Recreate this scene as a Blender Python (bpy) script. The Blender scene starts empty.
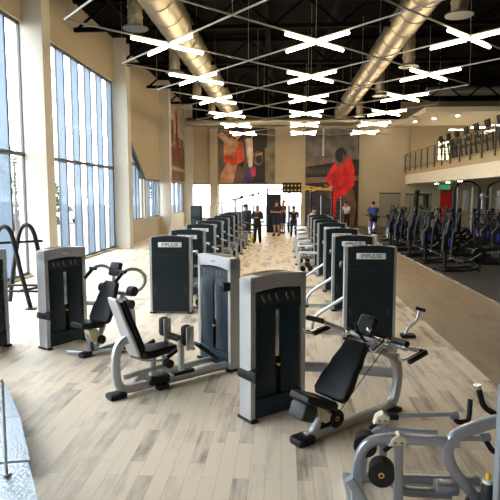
import bpy, bmesh, math, random
from mathutils import Vector, Matrix
random.seed(7)
S = bpy.context.scene
C = S.collection
PI = math.pi
R = math.radians

# ---------------------------------------------------------------- camera, world, light, exposure
cam_d = bpy.data.cameras.new('camera')
cam_d.sensor_width = 36; cam_d.lens = 36 * 540 / 500; cam_d.clip_end = 400; cam_d.clip_start = .05
cam = bpy.data.objects.new('camera', cam_d); C.objects.link(cam)
cam.location = (0, 0, 2.2); cam.rotation_euler = (R(90 - 5.92), 0, R(3.478))
S.camera = cam
S.view_settings.view_transform = 'Standard'; S.view_settings.look = 'None'
S.view_settings.gamma = 1; S.view_settings.exposure = 1.52
S.view_settings.use_curve_mapping = False
S.cycles.use_denoising = True
S.cycles.max_bounces = 10; S.cycles.diffuse_bounces = 5; S.cycles.transparent_max_bounces = 24
S.cycles.sample_clamp_indirect = 6
W = bpy.data.worlds.new('World'); S.world = W; W.use_nodes = True
nt = W.node_tree; nt.nodes.clear()
wo = nt.nodes.new('ShaderNodeOutputWorld'); wb = nt.nodes.new('ShaderNodeBackground')
tc = nt.nodes.new('ShaderNodeTexCoord'); sx = nt.nodes.new('ShaderNodeSeparateXYZ')
cr = nt.nodes.new('ShaderNodeValToRGB')
cr.color_ramp.elements[0].position = 0.0; cr.color_ramp.elements[0].color = (1, .985, .96, 1)
cr.color_ramp.elements[1].position = 0.75; cr.color_ramp.elements[1].color = (.80, .895, 1, 1)
nt.links.new(tc.outputs['Generated'], sx.inputs[0]); nt.links.new(sx.outputs['Z'], cr.inputs[0])
nt.links.new(cr.outputs[0], wb.inputs[0]); wb.inputs[1].default_value = 4.8
nt.links.new(wb.outputs[0], wo.inputs[0])

def portal(x, y, z, sx_, sy_, rot):
    l = bpy.data.lights.new('window_portal', 'AREA'); l.shape = 'RECTANGLE'; l.size = sx_; l.size_y = sy_
    l.cycles.is_portal = True
    o = bpy.data.objects.new('window_portal', l); C.objects.link(o); o.location = (x, y, z); o.rotation_euler = rot
portal(-7.1, 6, 3.3, 6.6, 17, (0, R(-90), 0))
portal(-7.1, 17.9, 3.3, 6.6, 7, (0, R(-90), 0))
portal(-7.1, 29, 3, 5, 15, (0, R(-90), 0))
portal(-2.5, 37.6, 1.5, 8, 3, (R(-90), 0, 0))

# ---------------------------------------------------------------- materials
MT = {}
def mat(name, col, rough=.5, metal=0., emit=0., noise=0., nscale=8., bump=0., coat=0., spec=.5):
    if name in MT: return MT[name]
    m = bpy.data.materials.new(name); m.use_nodes = True
    n = m.node_tree; b = n.nodes['Principled BSDF']
    b.inputs['Base Color'].default_value = (*col, 1); b.inputs['Roughness'].default_value = rough
    b.inputs['Metallic'].default_value = metal; b.inputs['Specular IOR Level'].default_value = spec
    b.inputs['Coat Weight'].default_value = coat
    if emit: b.inputs['Emission Color'].default_value = (*col, 1); b.inputs['Emission Strength'].default_value = emit
    if noise or bump:
        t = n.nodes.new('ShaderNodeTexCoord'); x = n.nodes.new('ShaderNodeTexNoise'); x.inputs['Scale'].default_value = nscale
        x.inputs['Detail'].default_value = 5; n.links.new(t.outputs['Object'], x.inputs[0])
        if noise:
            r = n.nodes.new('ShaderNodeValToRGB'); r.color_ramp.elements[0].position = .3; r.color_ramp.elements[1].position = .7
            r.color_ramp.elements[0].color = (*[c * (1 - noise) for c in col], 1)
            r.color_ramp.elements[1].color = (*[min(1, c * (1 + noise)) for c in col], 1)
            n.links.new(x.outputs[0], r.inputs[0]); n.links.new(r.outputs[0], b.inputs['Base Color'])
        if bump:
            u = n.nodes.new('ShaderNodeBump'); u.inputs['Strength'].default_value = bump; u.inputs['Distance'].default_value = .01
            n.links.new(x.outputs[0], u.inputs['Height']); n.links.new(u.outputs[0], b.inputs['Normal'])
    MT[name] = m; return m
silver = mat('silver_paint', (.43, .45, .47), .32, .6, noise=.05, nscale=3)
silverw = mat('satin_silver_panel', (.47, .48, .49), .36, .5, noise=.04, nscale=2)
steel = mat('steel', (.62, .63, .65), .25, .9, noise=.05, nscale=6)
chrome = mat('chrome', (.8, .8, .82), .12, 1, noise=.02, nscale=5)
navy = mat('dark_shroud', (.008, .022, .034), .33, 0, noise=.15, nscale=2, spec=.22)
navyb = mat('dark_back_panel', (.008, .015, .019), .36, 0, noise=.15, nscale=2, spec=.25)
vinyl = mat('black_vinyl', (.004, .0045, .006), .45, 0, noise=.2, nscale=20, bump=.1, spec=.25)
black = mat('black_rubber', (.006, .006, .007), .5, 0, noise=.2, nscale=20, spec=.3)
blackm = mat('black_metal', (.006, .006, .008), .42, 0, noise=.1, nscale=10, spec=.3)
darkgrey = mat('dark_grey_plastic', (.025, .03, .036), .45, 0, noise=.1, nscale=8, spec=.3)
greyp = mat('grey_plastic', (.16, .18, .2), .45, 0, noise=.1, nscale=8)
cream = mat('cream_plastic', (.62, .56, .40), .4, 0, noise=.06, nscale=8)
gold = mat('brass', (.75, .55, .18), .35, .8, noise=.05, nscale=8)
white = mat('white_plastic', (.75, .75, .74), .4, 0, noise=.03, nscale=8)
yellow = mat('yellow_plastic', (.8, .52, .03), .45, 0, noise=.05, nscale=8)
blue = mat('blue_plastic', (.02, .03, .22), .4, 0, noise=.1, nscale=8)
red = mat('red_paint', (.62, .02, .015), .45, 0, noise=.04, nscale=3)
wallm = mat('beige_wall', (.46, .385, .27), .8, 0, noise=.03, nscale=.8, bump=.05)
wallw = mat('pale_column_paint', (.60, .56, .48), .75, 0, noise=.03, nscale=.8, bump=.05)
fascia = mat('cream_fascia', (.86, .79, .64), .7, 0, noise=.02, nscale=1)
ceilm = mat('black_ceiling', (.0018, .0016, .0014), .95, 0, noise=.2, nscale=1, spec=.05)
trussm = mat('truss_steel', (.0025, .0022, .002), .95, 0, noise=.2, nscale=3, spec=.06)
frame_m = mat('window_frame_metal', (.07, .075, .08), .45, .3, noise=.05, nscale=4)
rubmat = mat('rubber_floor_mat', (.035, .036, .036), .42, 0, noise=.25, nscale=30, bump=.1)
duct_m = mat('galvanised_duct', (.36, .32, .24), .4, .9, noise=.03, nscale=1.5)
rodm = mat('grid_rail_metal', (.36, .35, .32), .4, .5, noise=.03, nscale=3)
tubem = mat('lit_tube', (1.0, .80, .50), .4, 0, emit=13.0)
downm = mat('downlight_lens', (1.0, .87, .66), .4, 0, emit=28.0)
skin_m = mat('skin', (.42, .24, .16), .55, 0, noise=.06, nscale=12)
hair_d = mat('dark_hair', (.015, .01, .008), .6, 0, noise=.2, nscale=40)
hair_b = mat('fair_hair', (.32, .2, .09), .6, 0, noise=.2, nscale=40)

def grad(name, light, dark, roughness, sx, rot, rowh, bw, mortar=.004, c3=None):
    """plank floor: Brick texture for the boards, noise for the grain"""
    m = bpy.data.materials.new(name); m.use_nodes = True; n = m.node_tree; L = n.links
    b = n.nodes['Principled BSDF']; b.inputs['Roughness'].default_value = roughness
    t = n.nodes.new('ShaderNodeTexCoord'); mp = n.nodes.new('ShaderNodeMapping'); mp.inputs['Rotation'].default_value = (0, 0, R(rot))
    L.new(t.outputs['Object'], mp.inputs[0])
    br = n.nodes.new('ShaderNodeTexBrick'); br.inputs['Scale'].default_value = 1; br.inputs['Brick Width'].default_value = bw
    br.inputs['Row Height'].default_value = rowh; br.inputs['Mortar Size'].default_value = mortar; br.inputs['Bias'].default_value = 0
    br.offset = .37; br.offset_frequency = 2
    br.inputs['Color1'].default_value = (0, 0, 0, 1); br.inputs['Color2'].default_value = (1, 1, 1, 1); br.inputs['Mortar'].default_value = (.5, .5, .5, 1)
    L.new(mp.outputs[0], br.inputs[0])
    mp2 = n.nodes.new('ShaderNodeMapping'); mp2.inputs['Rotation'].default_value = (0, 0, 0); mp2.inputs['Scale'].default_value = (1.6, 16, 1)
    L.new(mp.outputs[0], mp2.inputs[0])
    no = n.nodes.new('ShaderNodeTexNoise'); no.inputs['Scale'].default_value = 1; no.inputs['Detail'].default_value = 6; no.inputs['Roughness'].default_value = .6
    L.new(mp2.outputs[0], no.inputs[0])
    no2 = n.nodes.new('ShaderNodeTexNoise'); no2.inputs['Scale'].default_value = 1; no2.inputs['Detail'].default_value = 3
    mp3 = n.nodes.new('ShaderNodeMapping'); mp3.inputs['Scale'].default_value = (2.2, 5, 1); L.new(mp.outputs[0], mp3.inputs[0]); L.new(mp3.outputs[0], no2.inputs[0])
    a = n.nodes.new('ShaderNodeMath'); a.operation = 'MULTIPLY_ADD'; a.inputs[1].default_value = .55
    L.new(br.outputs['Color'], a.inputs[0]); 
    s1 = n.nodes.new('ShaderNodeMath'); s1.operation = 'MULTIPLY_ADD'; s1.inputs[1].default_value = .8; s1.inputs[2].default_value = -.4
    L.new(no.outputs[0], s1.inputs[0])
    s2 = n.nodes.new('ShaderNodeMath'); s2.operation = 'MULTIPLY_ADD'; s2.inputs[1].default_value = .75
    L.new(no2.outputs[0], s2.inputs[0]); L.new(s1.outputs[0], s2.inputs[2]); 
    L.new(s2.outputs[0], a.inputs[2])
    r = n.nodes.new('ShaderNodeValToRGB'); e = r.color_ramp.elements
    e[0].position = .24; e[0].color = (*dark, 1); e[1].position = .68; e[1].color = (*light, 1)
    if c3: q = e.new(.45); q.color = (*c3, 1)
    L.new(a.outputs[0], r.inputs[0])
    mx = n.nodes.new('ShaderNodeMix'); mx.data_type = 'RGBA'; mx.inputs[7].default_value = (*[c * .55 for c in dark], 1)
    L.new(br.outputs['Fac'], mx.inputs[0]); L.new(r.outputs[0], mx.inputs[6]); L.new(mx.outputs[2], b.inputs['Base Color'])
    bu = n.nodes.new('ShaderNodeBump'); bu.inputs['Strength'].default_value = .15; bu.inputs['Distance'].default_value = .003
    L.new(no.outputs[0], bu.inputs['Height']); L.new(bu.outputs[0], b.inputs['Normal'])
    MT[name] = m; return m
floor_l = grad('pale_oak_plank_floor', (.90, .73, .53), (.34, .26, .185), .5, 1, -90, .125, .60, .0008, (.70, .56, .41))
floor_d = grad('brown_plank_floor', (.37, .27, .17), (.27, .19, .12), .36, 1, -90, .125, .60, .0008, (.32, .23, .145))

def glassmat(name, tint, trans, frost):
    m = bpy.data.materials.new(name); m.use_nodes = True; n = m.node_tree; n.nodes.clear(); L = n.links
    o = n.nodes.new('ShaderNodeOutputMaterial'); tr = n.nodes.new('ShaderNodeBsdfTransparent'); tr.inputs[0].default_value = (*tint, 1)
    gl = n.nodes.new('ShaderNodeBsdfGlossy'); gl.inputs['Roughness'].default_value = .05; gl.inputs[0].default_value = (.8, .85, .9, 1)
    mx = n.nodes.new('ShaderNodeMixShader'); mx.inputs[0].default_value = .06
    L.new(tr.outputs[0], mx.inputs[1]); L.new(gl.outputs[0], mx.inputs[2]); last = mx
    if frost:
        ts = n.nodes.new('ShaderNodeBsdfTranslucent'); df = n.nodes.new('ShaderNodeBsdfDiffuse')
        no = n.nodes.new('ShaderNodeTexNoise'); tcx = n.nodes.new('ShaderNodeTexCoord'); mp = n.nodes.new('ShaderNodeMapping'); mp.inputs['Scale'].default_value = (3, 3, .5)
        rr = n.nodes.new('ShaderNodeValToRGB'); rr.color_ramp.elements[0].color = (*[c * .8 for c in frost], 1); rr.color_ramp.elements[1].color = (*[min(1, c * 1.15) for c in frost], 1)
        L.new(tcx.outputs['Object'], mp.inputs[0]); L.new(mp.outputs[0], no.inputs[0]); L.new(no.outputs[0], rr.inputs[0])
        L.new(rr.outputs[0], ts.inputs[0]); L.new(rr.outputs[0], df.inputs[0])
        m1 = n.nodes.new('ShaderNodeMixShader'); m1.inputs[0].default_value = .25; L.new(ts.outputs[0], m1.inputs[1]); L.new(df.outputs[0], m1.inputs[2])
        m2 = n.nodes.new('ShaderNodeMixShader'); m2.inputs[0].default_value = 1 - trans; L.new(mx.outputs[0], m2.inputs[1]); L.new(m1.outputs[0], m2.inputs[2]); last = m2
    L.new(last.outputs[0], o.inputs[0]); MT[name] = m; return m
glass = glassmat('clear_glass', (.93, .96, .98), 1, None)
frost = glassmat('frosted_glass', (.74, .82, .90), .18, (.23, .27, .31))

# ---------------------------------------------------------------- mesh helpers
class MB:
    def __init__(s, M=None): s.bm = bmesh.new(); s.M = M; s.mi = 0
    def _fin(s, vs, m4=None):
        if m4 is not None: bmesh.ops.transform(s.bm, matrix=m4, verts=vs)
        for v in vs:
            for f in v.link_faces: f.material_index = s.mi
    def box(s, c, d, rot=None, bev=0, seg=2):
        r = bmesh.ops.create_cube(s.bm, size=1); vs = r['verts']
        bmesh.ops.scale(s.bm, vec=d, verts=vs)
        if bev:
            es = {e for v in vs for e in v.link_edges}
            q = bmesh.ops.bevel(s.bm, geom=list(es) , offset=bev, segments=seg, affect='EDGES', profile=.5)
            vs = list({v for f in q['faces'] for v in f.verts} | {v for v in q['verts']})
            # collect the whole island
            st = list(vs); seen = set(vs)
            while st:
                v = st.pop()
                for e in v.link_edges:
                    w = e.other_vert(v)
                    if w not in seen: seen.add(w); st.append(w)
            vs = list(seen)
        m = Matrix.Translation(c)
        if rot is not None: m = m @ (rot if isinstance(rot, Matrix) else Matrix.Rotation(rot[0], 4, 'X') @ Matrix.Identity(4) if False else m_rot(rot))
        s._fin(vs, m); return s
    def b2(s, x0, x1, y0, y1, z0, z1, bev=0):
        return s.box(((x0 + x1) / 2, (y0 + y1) / 2, (z0 + z1) / 2), (x1 - x0, y1 - y0, z1 - z0), None, bev)
    def cyl(s, p0, p1, r, r2=None, n=14):
        p0 = Vector(p0); p1 = Vector(p1); d = p1 - p0
        q = bmesh.ops.create_cone(s.bm, cap_ends=True, segments=n, radius1=r, radius2=r if r2 is None else r2, depth=d.length)
        m = Matrix.Translation((p0 + p1) / 2) @ d.to_track_quat('Z', 'Y').to_matrix().to_4x4()
        s._fin(q['verts'], m); return s
    def ball(s, c, r, sc=(1, 1, 1), n=12):
        q = bmesh.ops.create_uvsphere(s.bm, u_segments=n, v_segments=max(6, n // 2 + 2), radius=r)
        s._fin(q['verts'], Matrix.Translation(c) @ Matrix.Diagonal((*sc, 1))); return s
    def tube(s, pts, r, w=None, fil=0.0, n=10, cap=True):
        """round tube of radius r, or a rounded rectangular one: r = half height, w = half width"""
        pts = [Vector(p) for p in pts]
        if fil:
            out = [pts[0]]
            for i in range(1, len(pts) - 1):
                a, b, c = pts[i - 1], pts[i], pts[i + 1]
                f1 = min(fil, (a - b).length * .49); f2 = min(fil, (c - b).length * .49)
                p, q = b + (a - b).normalized() * f1, b + (c - b).normalized() * f2
                for k in range(6):
                    t = k / 5; out.append((1 - t) ** 2 * p + 2 * t * (1 - t) * b + t * t * q)
            out.append(pts[-1]); pts = out
        prof = []
        if w is None:
            prof = [(r * math.cos(2 * PI * k / n), r * math.sin(2 * PI * k / n)) for k in range(n)]
        else:
            c = min(r, w) * .35
            for cx, cy, a0 in ((w - c, r - c, 0), (-w + c, r - c, 90), (-w + c, -r + c, 180), (w - c, -r + c, 270)):
                for k in range(3): prof.append((cx + c * math.cos(R(a0 + 45 * k)), cy + c * math.sin(R(a0 + 45 * k))))
        rings = []; nrm = None
        for i, p in enumerate(pts):
            t = ((pts[min(i + 1, len(pts) - 1)] - pts[max(i - 1, 0)])).normalized()
            if nrm is None:
                up = Vector((0, 0, 1)) if abs(t.z) < .95 else Vector((1, 0, 0))
                if w is not None and abs(t.z) >= .95: up = Vector((1, 0, 0))
                side = t.cross(up).normalized()
            else:
                side = (nrm - t * nrm.dot(t)).normalized()
            nrm = side; upv = side.cross(t).normalized()
            rings.append([s.bm.verts.new(p + side * a + upv * b) for a, b in prof])
        m = len(prof); fs = []
        for i in range(len(rings) - 1):
            for k in range(m):
                fs.append(s.bm.faces.new((rings[i][k], rings[i][(k + 1) % m], rings[i + 1][(k + 1) % m], rings[i + 1][k])))
        if cap: fs.append(s.bm.faces.new(rings[0][::-1])); fs.append(s.bm.faces.new(rings[-1]))
        for f in fs: f.material_index = s.mi
        return s
    def prism(s, poly, h0, h1, axis='Y', m4=None, bev=0):
        """polygon extruded; axis Y: poly is (x,z); X: (y,z); Z: (x,y)"""
        def P(a, b, h): return {'Y': (a, h, b), 'X': (h, a, b), 'Z': (a, b, h)}[axis]
        v0 = [s.bm.verts.new(P(a, b, h0)) for a, b in poly]; v1 = [s.bm.verts.new(P(a, b, h1)) for a, b in poly]
        k = len(poly); fs = [s.bm.faces.new(v0), s.bm.faces.new(v1[::-1])]
        for i in range(k): fs.append(s.bm.faces.new((v0[i], v1[i], v1[(i + 1) % k], v0[(i + 1) % k])))
        bmesh.ops.recalc_face_normals(s.bm, faces=fs)
        vs = v0 + v1
        if bev:
            es = [e for f in fs[:2] for e in f.edges]
            q = bmesh.ops.bevel(s.bm, geom=es, offset=bev, segments=3, affect='EDGES', profile=.5)
            seen = set(q['verts']); st = list(seen)
            while st:
                v = st.pop()
                for e in v.link_edges:
                    w = e.other_vert(v)
                    if w not in seen: seen.add(w); st.append(w)
            vs = list(seen)
        s._fin(vs, m4); return s
    def build(s, name, m, parent=None, smooth=True, loc=None):
        if s.M is not None: bmesh.ops.transform(s.bm, matrix=s.M, verts=s.bm.verts)
        me = bpy.data.meshes.new(name)
        bmesh.ops.recalc_face_normals(s.bm, faces=s.bm.faces)
        s.bm.to_mesh(me); s.bm.free()
        for x in (m if isinstance(m, (list, tuple)) else [m]): me.materials.append(x)
        if smooth:
            me.polygons.foreach_set('use_smooth', [True] * len(me.polygons)); me.set_sharp_from_angle(angle=R(35))
        o = bpy.data.objects.new(name, me); C.objects.link(o)
        if parent: o.parent = parent
        if loc: o.location = loc
        return o
def m_rot(r): return Matrix.Rotation(r[2], 4, 'Z') @ Matrix.Rotation(r[1], 4, 'Y') @ Matrix.Rotation(r[0], 4, 'X')
def tag(o, label=None, cat=None, group=None, kind=None):
    if label: o['label'] = label
    if cat: o['category'] = cat
    if group: o['group'] = group
    if kind: o['kind'] = kind
    return o
def thing(name, loc, rz, label, cat, group=None):
    o = bpy.data.objects.new(name, None); C.objects.link(o); o.location = loc; o.rotation_euler = (0, 0, rz); o.empty_display_size = .1
    return tag(o, label, cat, group)
def kids(o): return [c for c in bpy.data.objects if c.parent == o]
def dup(o, parent=None, loc=None, rz=None, label=None, group=None):
    c = o.copy(); C.objects.link(c); c.parent = parent
    if loc is not None: c.location = loc
    if rz is not None: c.rotation_euler = (0, 0, rz)
    if label: c['label'] = label
    if group: c['group'] = group
    for k in kids(o): dup(k, c)
    return c
def struct(name, mb, m, smooth=False, label=None):
    o = mb.build(name, m, smooth=smooth); o['kind'] = 'structure'
    return o
def text_mesh(txt, size, name, m, M, parent=None, ext=.0015):
    cu = bpy.data.curves.new(name, 'FONT'); cu.body = txt; cu.size = size; cu.align_x = 'CENTER'; cu.align_y = 'CENTER'; cu.extrude = ext
    t = bpy.data.objects.new(name, cu); C.objects.link(t); dg = bpy.context.evaluated_depsgraph_get()
    me = bpy.data.meshes.new_from_object(t.evaluated_get(dg)); bpy.data.objects.remove(t)
    me.transform(M); me.materials.clear(); me.materials.append(m); me.name = name
    o = bpy.data.objects.new(name, me); C.objects.link(o); o.parent = parent; return o
TXF = Matrix.Rotation(R(90), 4, 'X')     # lettering that stands up and faces -Y

# ---------------------------------------------------------------- room shell
YF = 37.0; XW = -6.66; ZC = 8.25
struct('floor', MB().b2(-6.95, 2.47, -4, 37.3, -.2, 0), floor_l)
struct('floor_walkway', MB().b2(2.47, 4.35, -4, 37.3, -.2, 0), floor_d)
struct('floor_mat', MB().b2(4.35, 14.3, -4, 37.3, -.2, .012), rubmat)
struct('trim_1', MB().b2(4.325, 4.365, -4, 37, 0, .018), steel)
struct('ceiling', MB().b2(-7, 14.3, -4, 37.4, ZC, ZC + .2), ceilm)
# left wall: piers, header, low wall
mb = MB()
mb.b2(-6.95, XW, -4, 21.9, 6.57, ZC); mb.b2(-6.95, XW, -4, 21.9, -.0, .06)
mb.b2(-6.95, XW, 21.9, 37.2, 0, 1.0)
mb.prism([(21.9, 5.6), (25.9, 3.0), (29.3, 2.95), (29.3, ZC), (21.9, ZC)], -6.95, XW, 'X')
mb.b2(-6.95, XW, 29.3, 31.6, 1.0, ZC); mb.b2(-6.95, XW, 31.6, 36.4, 2.95, ZC); mb.b2(-6.95, XW, 36.4, 37.2, 1.0, ZC)
mb.b2(-6.95, XW, 25.8, 26.1, 1.0, 3.05)
struct('wall_left', mb, wallm)
mbp = MB()
for y in (-1.5, 6.2, 13.9, 21.4, 29.3): mbp.b2(-6.95, -6.15, y, y + .5, 0, ZC, .01)
mbp.b2(-6.95, -6.15, 36.7, 37.2, 0, ZC)
struct('trim_2', mbp, wallw)
# windows on the left
def window(idx, y0, y1, z0, z1, step, rail=None, plane='X', c=XW - .12, strips=(), clear=None):
    fr = MB()
    def bar(a0, a1, b0, b1, d=.06):
        if plane == 'X': fr.b2(c - d / 2, c + d / 2, a0, a1, b0, b1)
        else: fr.b2(a0, a1, c - d / 2, c + d / 2, b0, b1)
    t = .035
    bar(y0, y1, z0, z0 + t * 2); bar(y0, y1, z1 - t * 2, z1); bar(y0, y0 + t, z0, z1); bar(y1 - t, y1, z0, z1)
    n = max(1, round((y1 - y0) / step)); ys = [y0 + (y1 - y0) * k / n for k in range(n + 1)]
    for y in ys[1:-1]: bar(y - .014, y + .014, z0, z1, .05)
    if rail: bar(y0, y1, rail - .05, rail + .05, .08)
    o = struct('window_%d' % idx, fr, frame_m)
    g = MB(); f = MB(); nf = 0
    for k in range(n):
        q = f if (k % 2 == 1 if not strips else k in strips) else g
        if q is f: nf += 1
        a0, a1 = ys[k] + .014, ys[k + 1] - .014
        if plane == 'X': q.b2(c - .006, c + .006, a0, a1, z0 + t, z1 - t)
        else: q.b2(a0, a1, c - .006, c + .006, z0 + t, z1 - t)
    g.build('pane', glass, o, False)
    if nf: f.build('frosted_pane', frost, o, False)
    return o
window(1, -3.9, -1.5, .06, 6.57, .6, 3.23)  # unseen bay behind the camera, added to give daylight
window(2, -1.0, 6.2, .06, 6.57, .6, 3.23)  # out of view beside the camera, also added to let daylight in
window(3, 6.7, 13.9, .06, 6.57, .75, 3.23, strips=(8,))
window(4, 14.4, 21.4, .06, 6.57, .585, 3.23)
# window 5: the part under the raking soffit
fr = MB(); cx = XW - .12
fr.b2(cx - .03, cx + .03, 21.9, 25.8, 1.0, 1.07)
fr.prism([(21.9, 5.6), (25.9, 3.0), (25.9, 2.85), (21.9, 5.3)], cx - .1, XW + .03, 'X')
fr.b2(cx - .04, cx + .04, 21.9, 25.0, 3.5, 3.62)
ny = 7
for k in range(ny + 1):
    y = 21.9 + 3.88 * k / ny; fr.b2(cx - .03, cx + .03, y - .014, y + .014, 1.0, 5.5 - .65 * (y - 21.9))
o = struct('window_5', fr, frame_m); g = MB(); f = MB()
for k in range(ny):
    a0 = 21.9 + 3.88 * k / ny; a1 = 21.9 + 3.88 * (k + 1) / ny; q = f if k % 3 else g
    q.prism([(a0, 1.02), (a1, 1.02), (a1, 5.55 - .65 * (a1 - 21.9)), (a0, 5.55 - .65 * (a0 - 21.9))], cx - .006, cx + .006, 'X')
g.build('pane', glass, o, False); f.build('frosted_pane', frost, o, False)
window(6, 26.1, 29.3, 1.0, 2.95, .42, strips=(1, 2, 4, 5, 6))
window(7, 31.6, 36.4, 1.0, 2.95, .5, strips=(0, 1, 3, 4, 6, 7, 9))
# far wall
mb = MB()
mb.b2(-6.95, -4.96, YF, YF + .3, 2.9, ZC); mb.b2(-6.95, -6.2, YF, YF + .3, 0, 2.9); mb.b2(-6.2, -4.96, YF, YF + .3, 0, .5)
mb.b2(-4.96, -4.4, YF, YF + .3, 0, ZC); mb.b2(-4.4, 1.25, YF, YF + .3, 2.9, ZC); mb.b2(1.25, 14.3, YF, YF + .3, 0, ZC)
struct('wall_back', mb, wallm)
mb = MB()
mb.b2(-4.96, -4.42, YF - .35, YF, 0, 6.7, .01); mb.b2(-.55, -.2, YF - .12, YF, 2.9, 6.7)
struct('trim_3', mb, wallm)
struct('trim_4', MB().b2(-6.6, 7.7, YF - .05, YF, 6.75, ZC), ceilm)
window(8, -6.2, -4.96, .5, 2.9, .6, plane='Y', c=YF + .12, strips=(99,))
window(9, -4.4, 1.25, .0, 2.9, .8, plane='Y', c=YF + .12, strips=(99,))
struct('wall_right', MB().b2(14.0, 14.3, -4, YF, 0, ZC), wallm)
struct('wall_front', MB().b2(-7, 14.3, -4.3, -4, 0, ZC), wallm)
# recessed dark panels, door under the mezzanine
for i, (x0, x1, z1) in enumerate(((6.45, 7.88, 2.27), (8.2, 9.95, 2.2))):
    fm = MB().b2(x0, x1, YF - .05, YF, .0, z1); fm = struct('window_%d' % (10 + i), fm, mat('grey_beige_panel', (.28, .25, .18), .5))
    MB().b2(x0, x1, YF - .07, YF - .05, z1 - .05, z1 + .02).build('window_frame', darkgrey, fm)
d = struct('door_1', MB().b2(10.55, 11.2, YF - .06, YF, .02, 2.62, .01), red)
MB().b2(10.62, 10.68, YF - .12, YF - .06, 1.0, 1.2).build('door_handle', steel, d)
MB().b2(10.5, 10.55, YF - .08, YF, 0, 2.67).b2(11.2, 11.25, YF - .08, YF, 0, 2.67).b2(10.5, 11.25, YF - .08, YF, 2.62, 2.67).build('door_frame', red, d)
# mezzanine
struct('ceiling_mezzanine_slab', MB().b2(8.15, 14.0, 12, YF, 2.86, 3.46), fascia)
struct('trim_5', MB().b2(8.22, 8.34, 12, YF, 3.46, 3.93), mat('tan_upstand', (.50, .38, .22), .7))
mb = MB(); mb.b2(7.7, 14.0, 30.5, YF, 6.65, 6.9); mb.b2(4.9, 7.7, 35.3, YF - .05, 6.65, 6.9)
struct('ceiling_soffit', mb, fascia)
struct('wall_mezzanine', MB().b2(8.4, 14.0, 36.7, 36.98, 3.46, 6.65), mat('brown_wall', (.36, .29, .19), .7, noise=.03, nscale=1))
o = struct('window_12', MB().b2(10.1, 11.35, 36.6, 36.7, 3.9, 5.75), frame_m)
g = MB()
for a, b in ((10.15, 10.5), (10.6, 10.95)):
    for k in range(4): g.b2(a, b, 36.56, 36.6, 4.0 + .43 * k, 4.33 + .43 * k)
g.build('pane', mat('lit_window', (1, .8, .42), .5, emit=1.6), o, False)
# railing of the mezzanine
rl = thing('balcony_railing', (8.1, 37, 3.46), 0, 'bronze balustrade with thin posts along the mezzanine edge', 'railing')
for k in range(16):
    y = -.1 - 1.4 * k
    MB().b2(-.03, .03, y - .03, y + .03, .2, 1.33).build('post', mat('bronze_metal', (.13, .09, .05), .4, .6), rl)
MB().tube([(.35, -.1, 1.2), (.02, -.1, 1.34), (0, -.6, 1.36), (0, -24, 1.36)], .022, fil=.2).build('handrail', MT['bronze_metal'], rl)
MB().b2(.0, .012, -24, -.2, .35, 1.25).build('glass_panel', glass, rl)
# roof trusses
for k, y in enumerate((8, 12.5, 17, 21.5, 26, 30.5)):
    t = MB(); t.b2(-6.5, 13.9, y - .06, y + .06, 8.05, 8.2); t.b2(-6.5, 13.9, y - .06, y + .06, 7.2, 7.32)
    for q in range(10):
        x = -6.4 + 2.02 * q; t.tube([(x, y, 7.28), (x + 1.01, y, 8.1), (x + 2.02, y, 7.28)], .045, n=6)
    struct('ceiling_truss_%d' % (k + 1), t, trussm)
for k, x in enumerate((-5.2, -.6, 1.6, 7.2)):
    struct('ceiling_beam_%d' % (k + 1), MB().b2(x - .08, x + .08, 2, 36, 7.9, 8.15), trussm)

# ---------------------------------------------------------------- ducts
def duct(name, pts, r, label, stubs, side):
    root = thing(name, pts[0], 0, label, 'duct'); o0 = Vector(pts[0])
    P = [Vector(p) - o0 for p in pts]
    MB().tube(P, r, n=28, fil=.8).build('pipe', duct_m, root)
    L = (P[-1] - P[0]); n = int(L.length / 1.25)
    for k in range(1, n):
        c = P[0] + L * k / n; d = L.normalized(); MB().cyl(c - d * .035, c + d * .035, r + .018, n=28).build('joint_ring', duct_m, root)
    c = P[0] + L * .18; MB().cyl(c, c + L.normalized() * .5, r + .03, n=28).build('collar', mat('dull_collar', (.2, .18, .15), .5, .5), root)
    for (x, y, z) in stubs:
        q = Vector((x, y, z)) - o0
        s = MB(); s.cyl(q + Vector((0, 0, 0)), q + Vector((0, 0, .95)), .19, n=20)
        s.tube([q + Vector((0, 0, .8)), q + Vector((-side * (abs(x - pts[0][0]) - .1), 0, .85))], .17, n=14)
        for h in (.2, .45, .7): s.cyl(q + Vector((0, 0, h)), q + Vector((0, 0, h + .03)), .205, n=20)
        so = s.build('outlet', duct_m, root)
        MB().cyl(q, q + Vector((0, 0, -.06)), .2, .33, n=24).cyl(q + Vector((0, 0, -.06)), q + Vector((0, 0, -.09)), .33, n=24).build('diffuser', frame_m, so)
duct('air_duct', [(-3.3, 8, 7.35), (-3.3, 35.6, 7.35)], .5, 'round spiral duct over the left windows side, ending above the sports poster', [(-3.9, y, 6.6) for y in (14.5, 19.7, 24.8, 29.9)], -1)
duct('air_duct', [(3.6, 8, 7.3), (3.6, 35.0, 7.3)], .43, 'round spiral duct over the weight machines on the right, with a dull collar', [(4.15, y, 6.5) for y in (13.6, 18.8, 24.2, 30.5)], 1)
o = MB().tube([(-6.4, 36.2, 6.95), (4.8, 36.2, 6.95)], .27, n=20).build('air_duct', duct_m); tag(o, 'thin horizontal duct running along the top of the far wall', 'duct')
o = MB().tube([(7.9, 31.2, 7.85), (13.9, 31.2, 7.85)], .24, n=20).build('air_duct', silverw); tag(o, 'short horizontal duct above the mezzanine soffit at upper right', 'duct')

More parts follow.
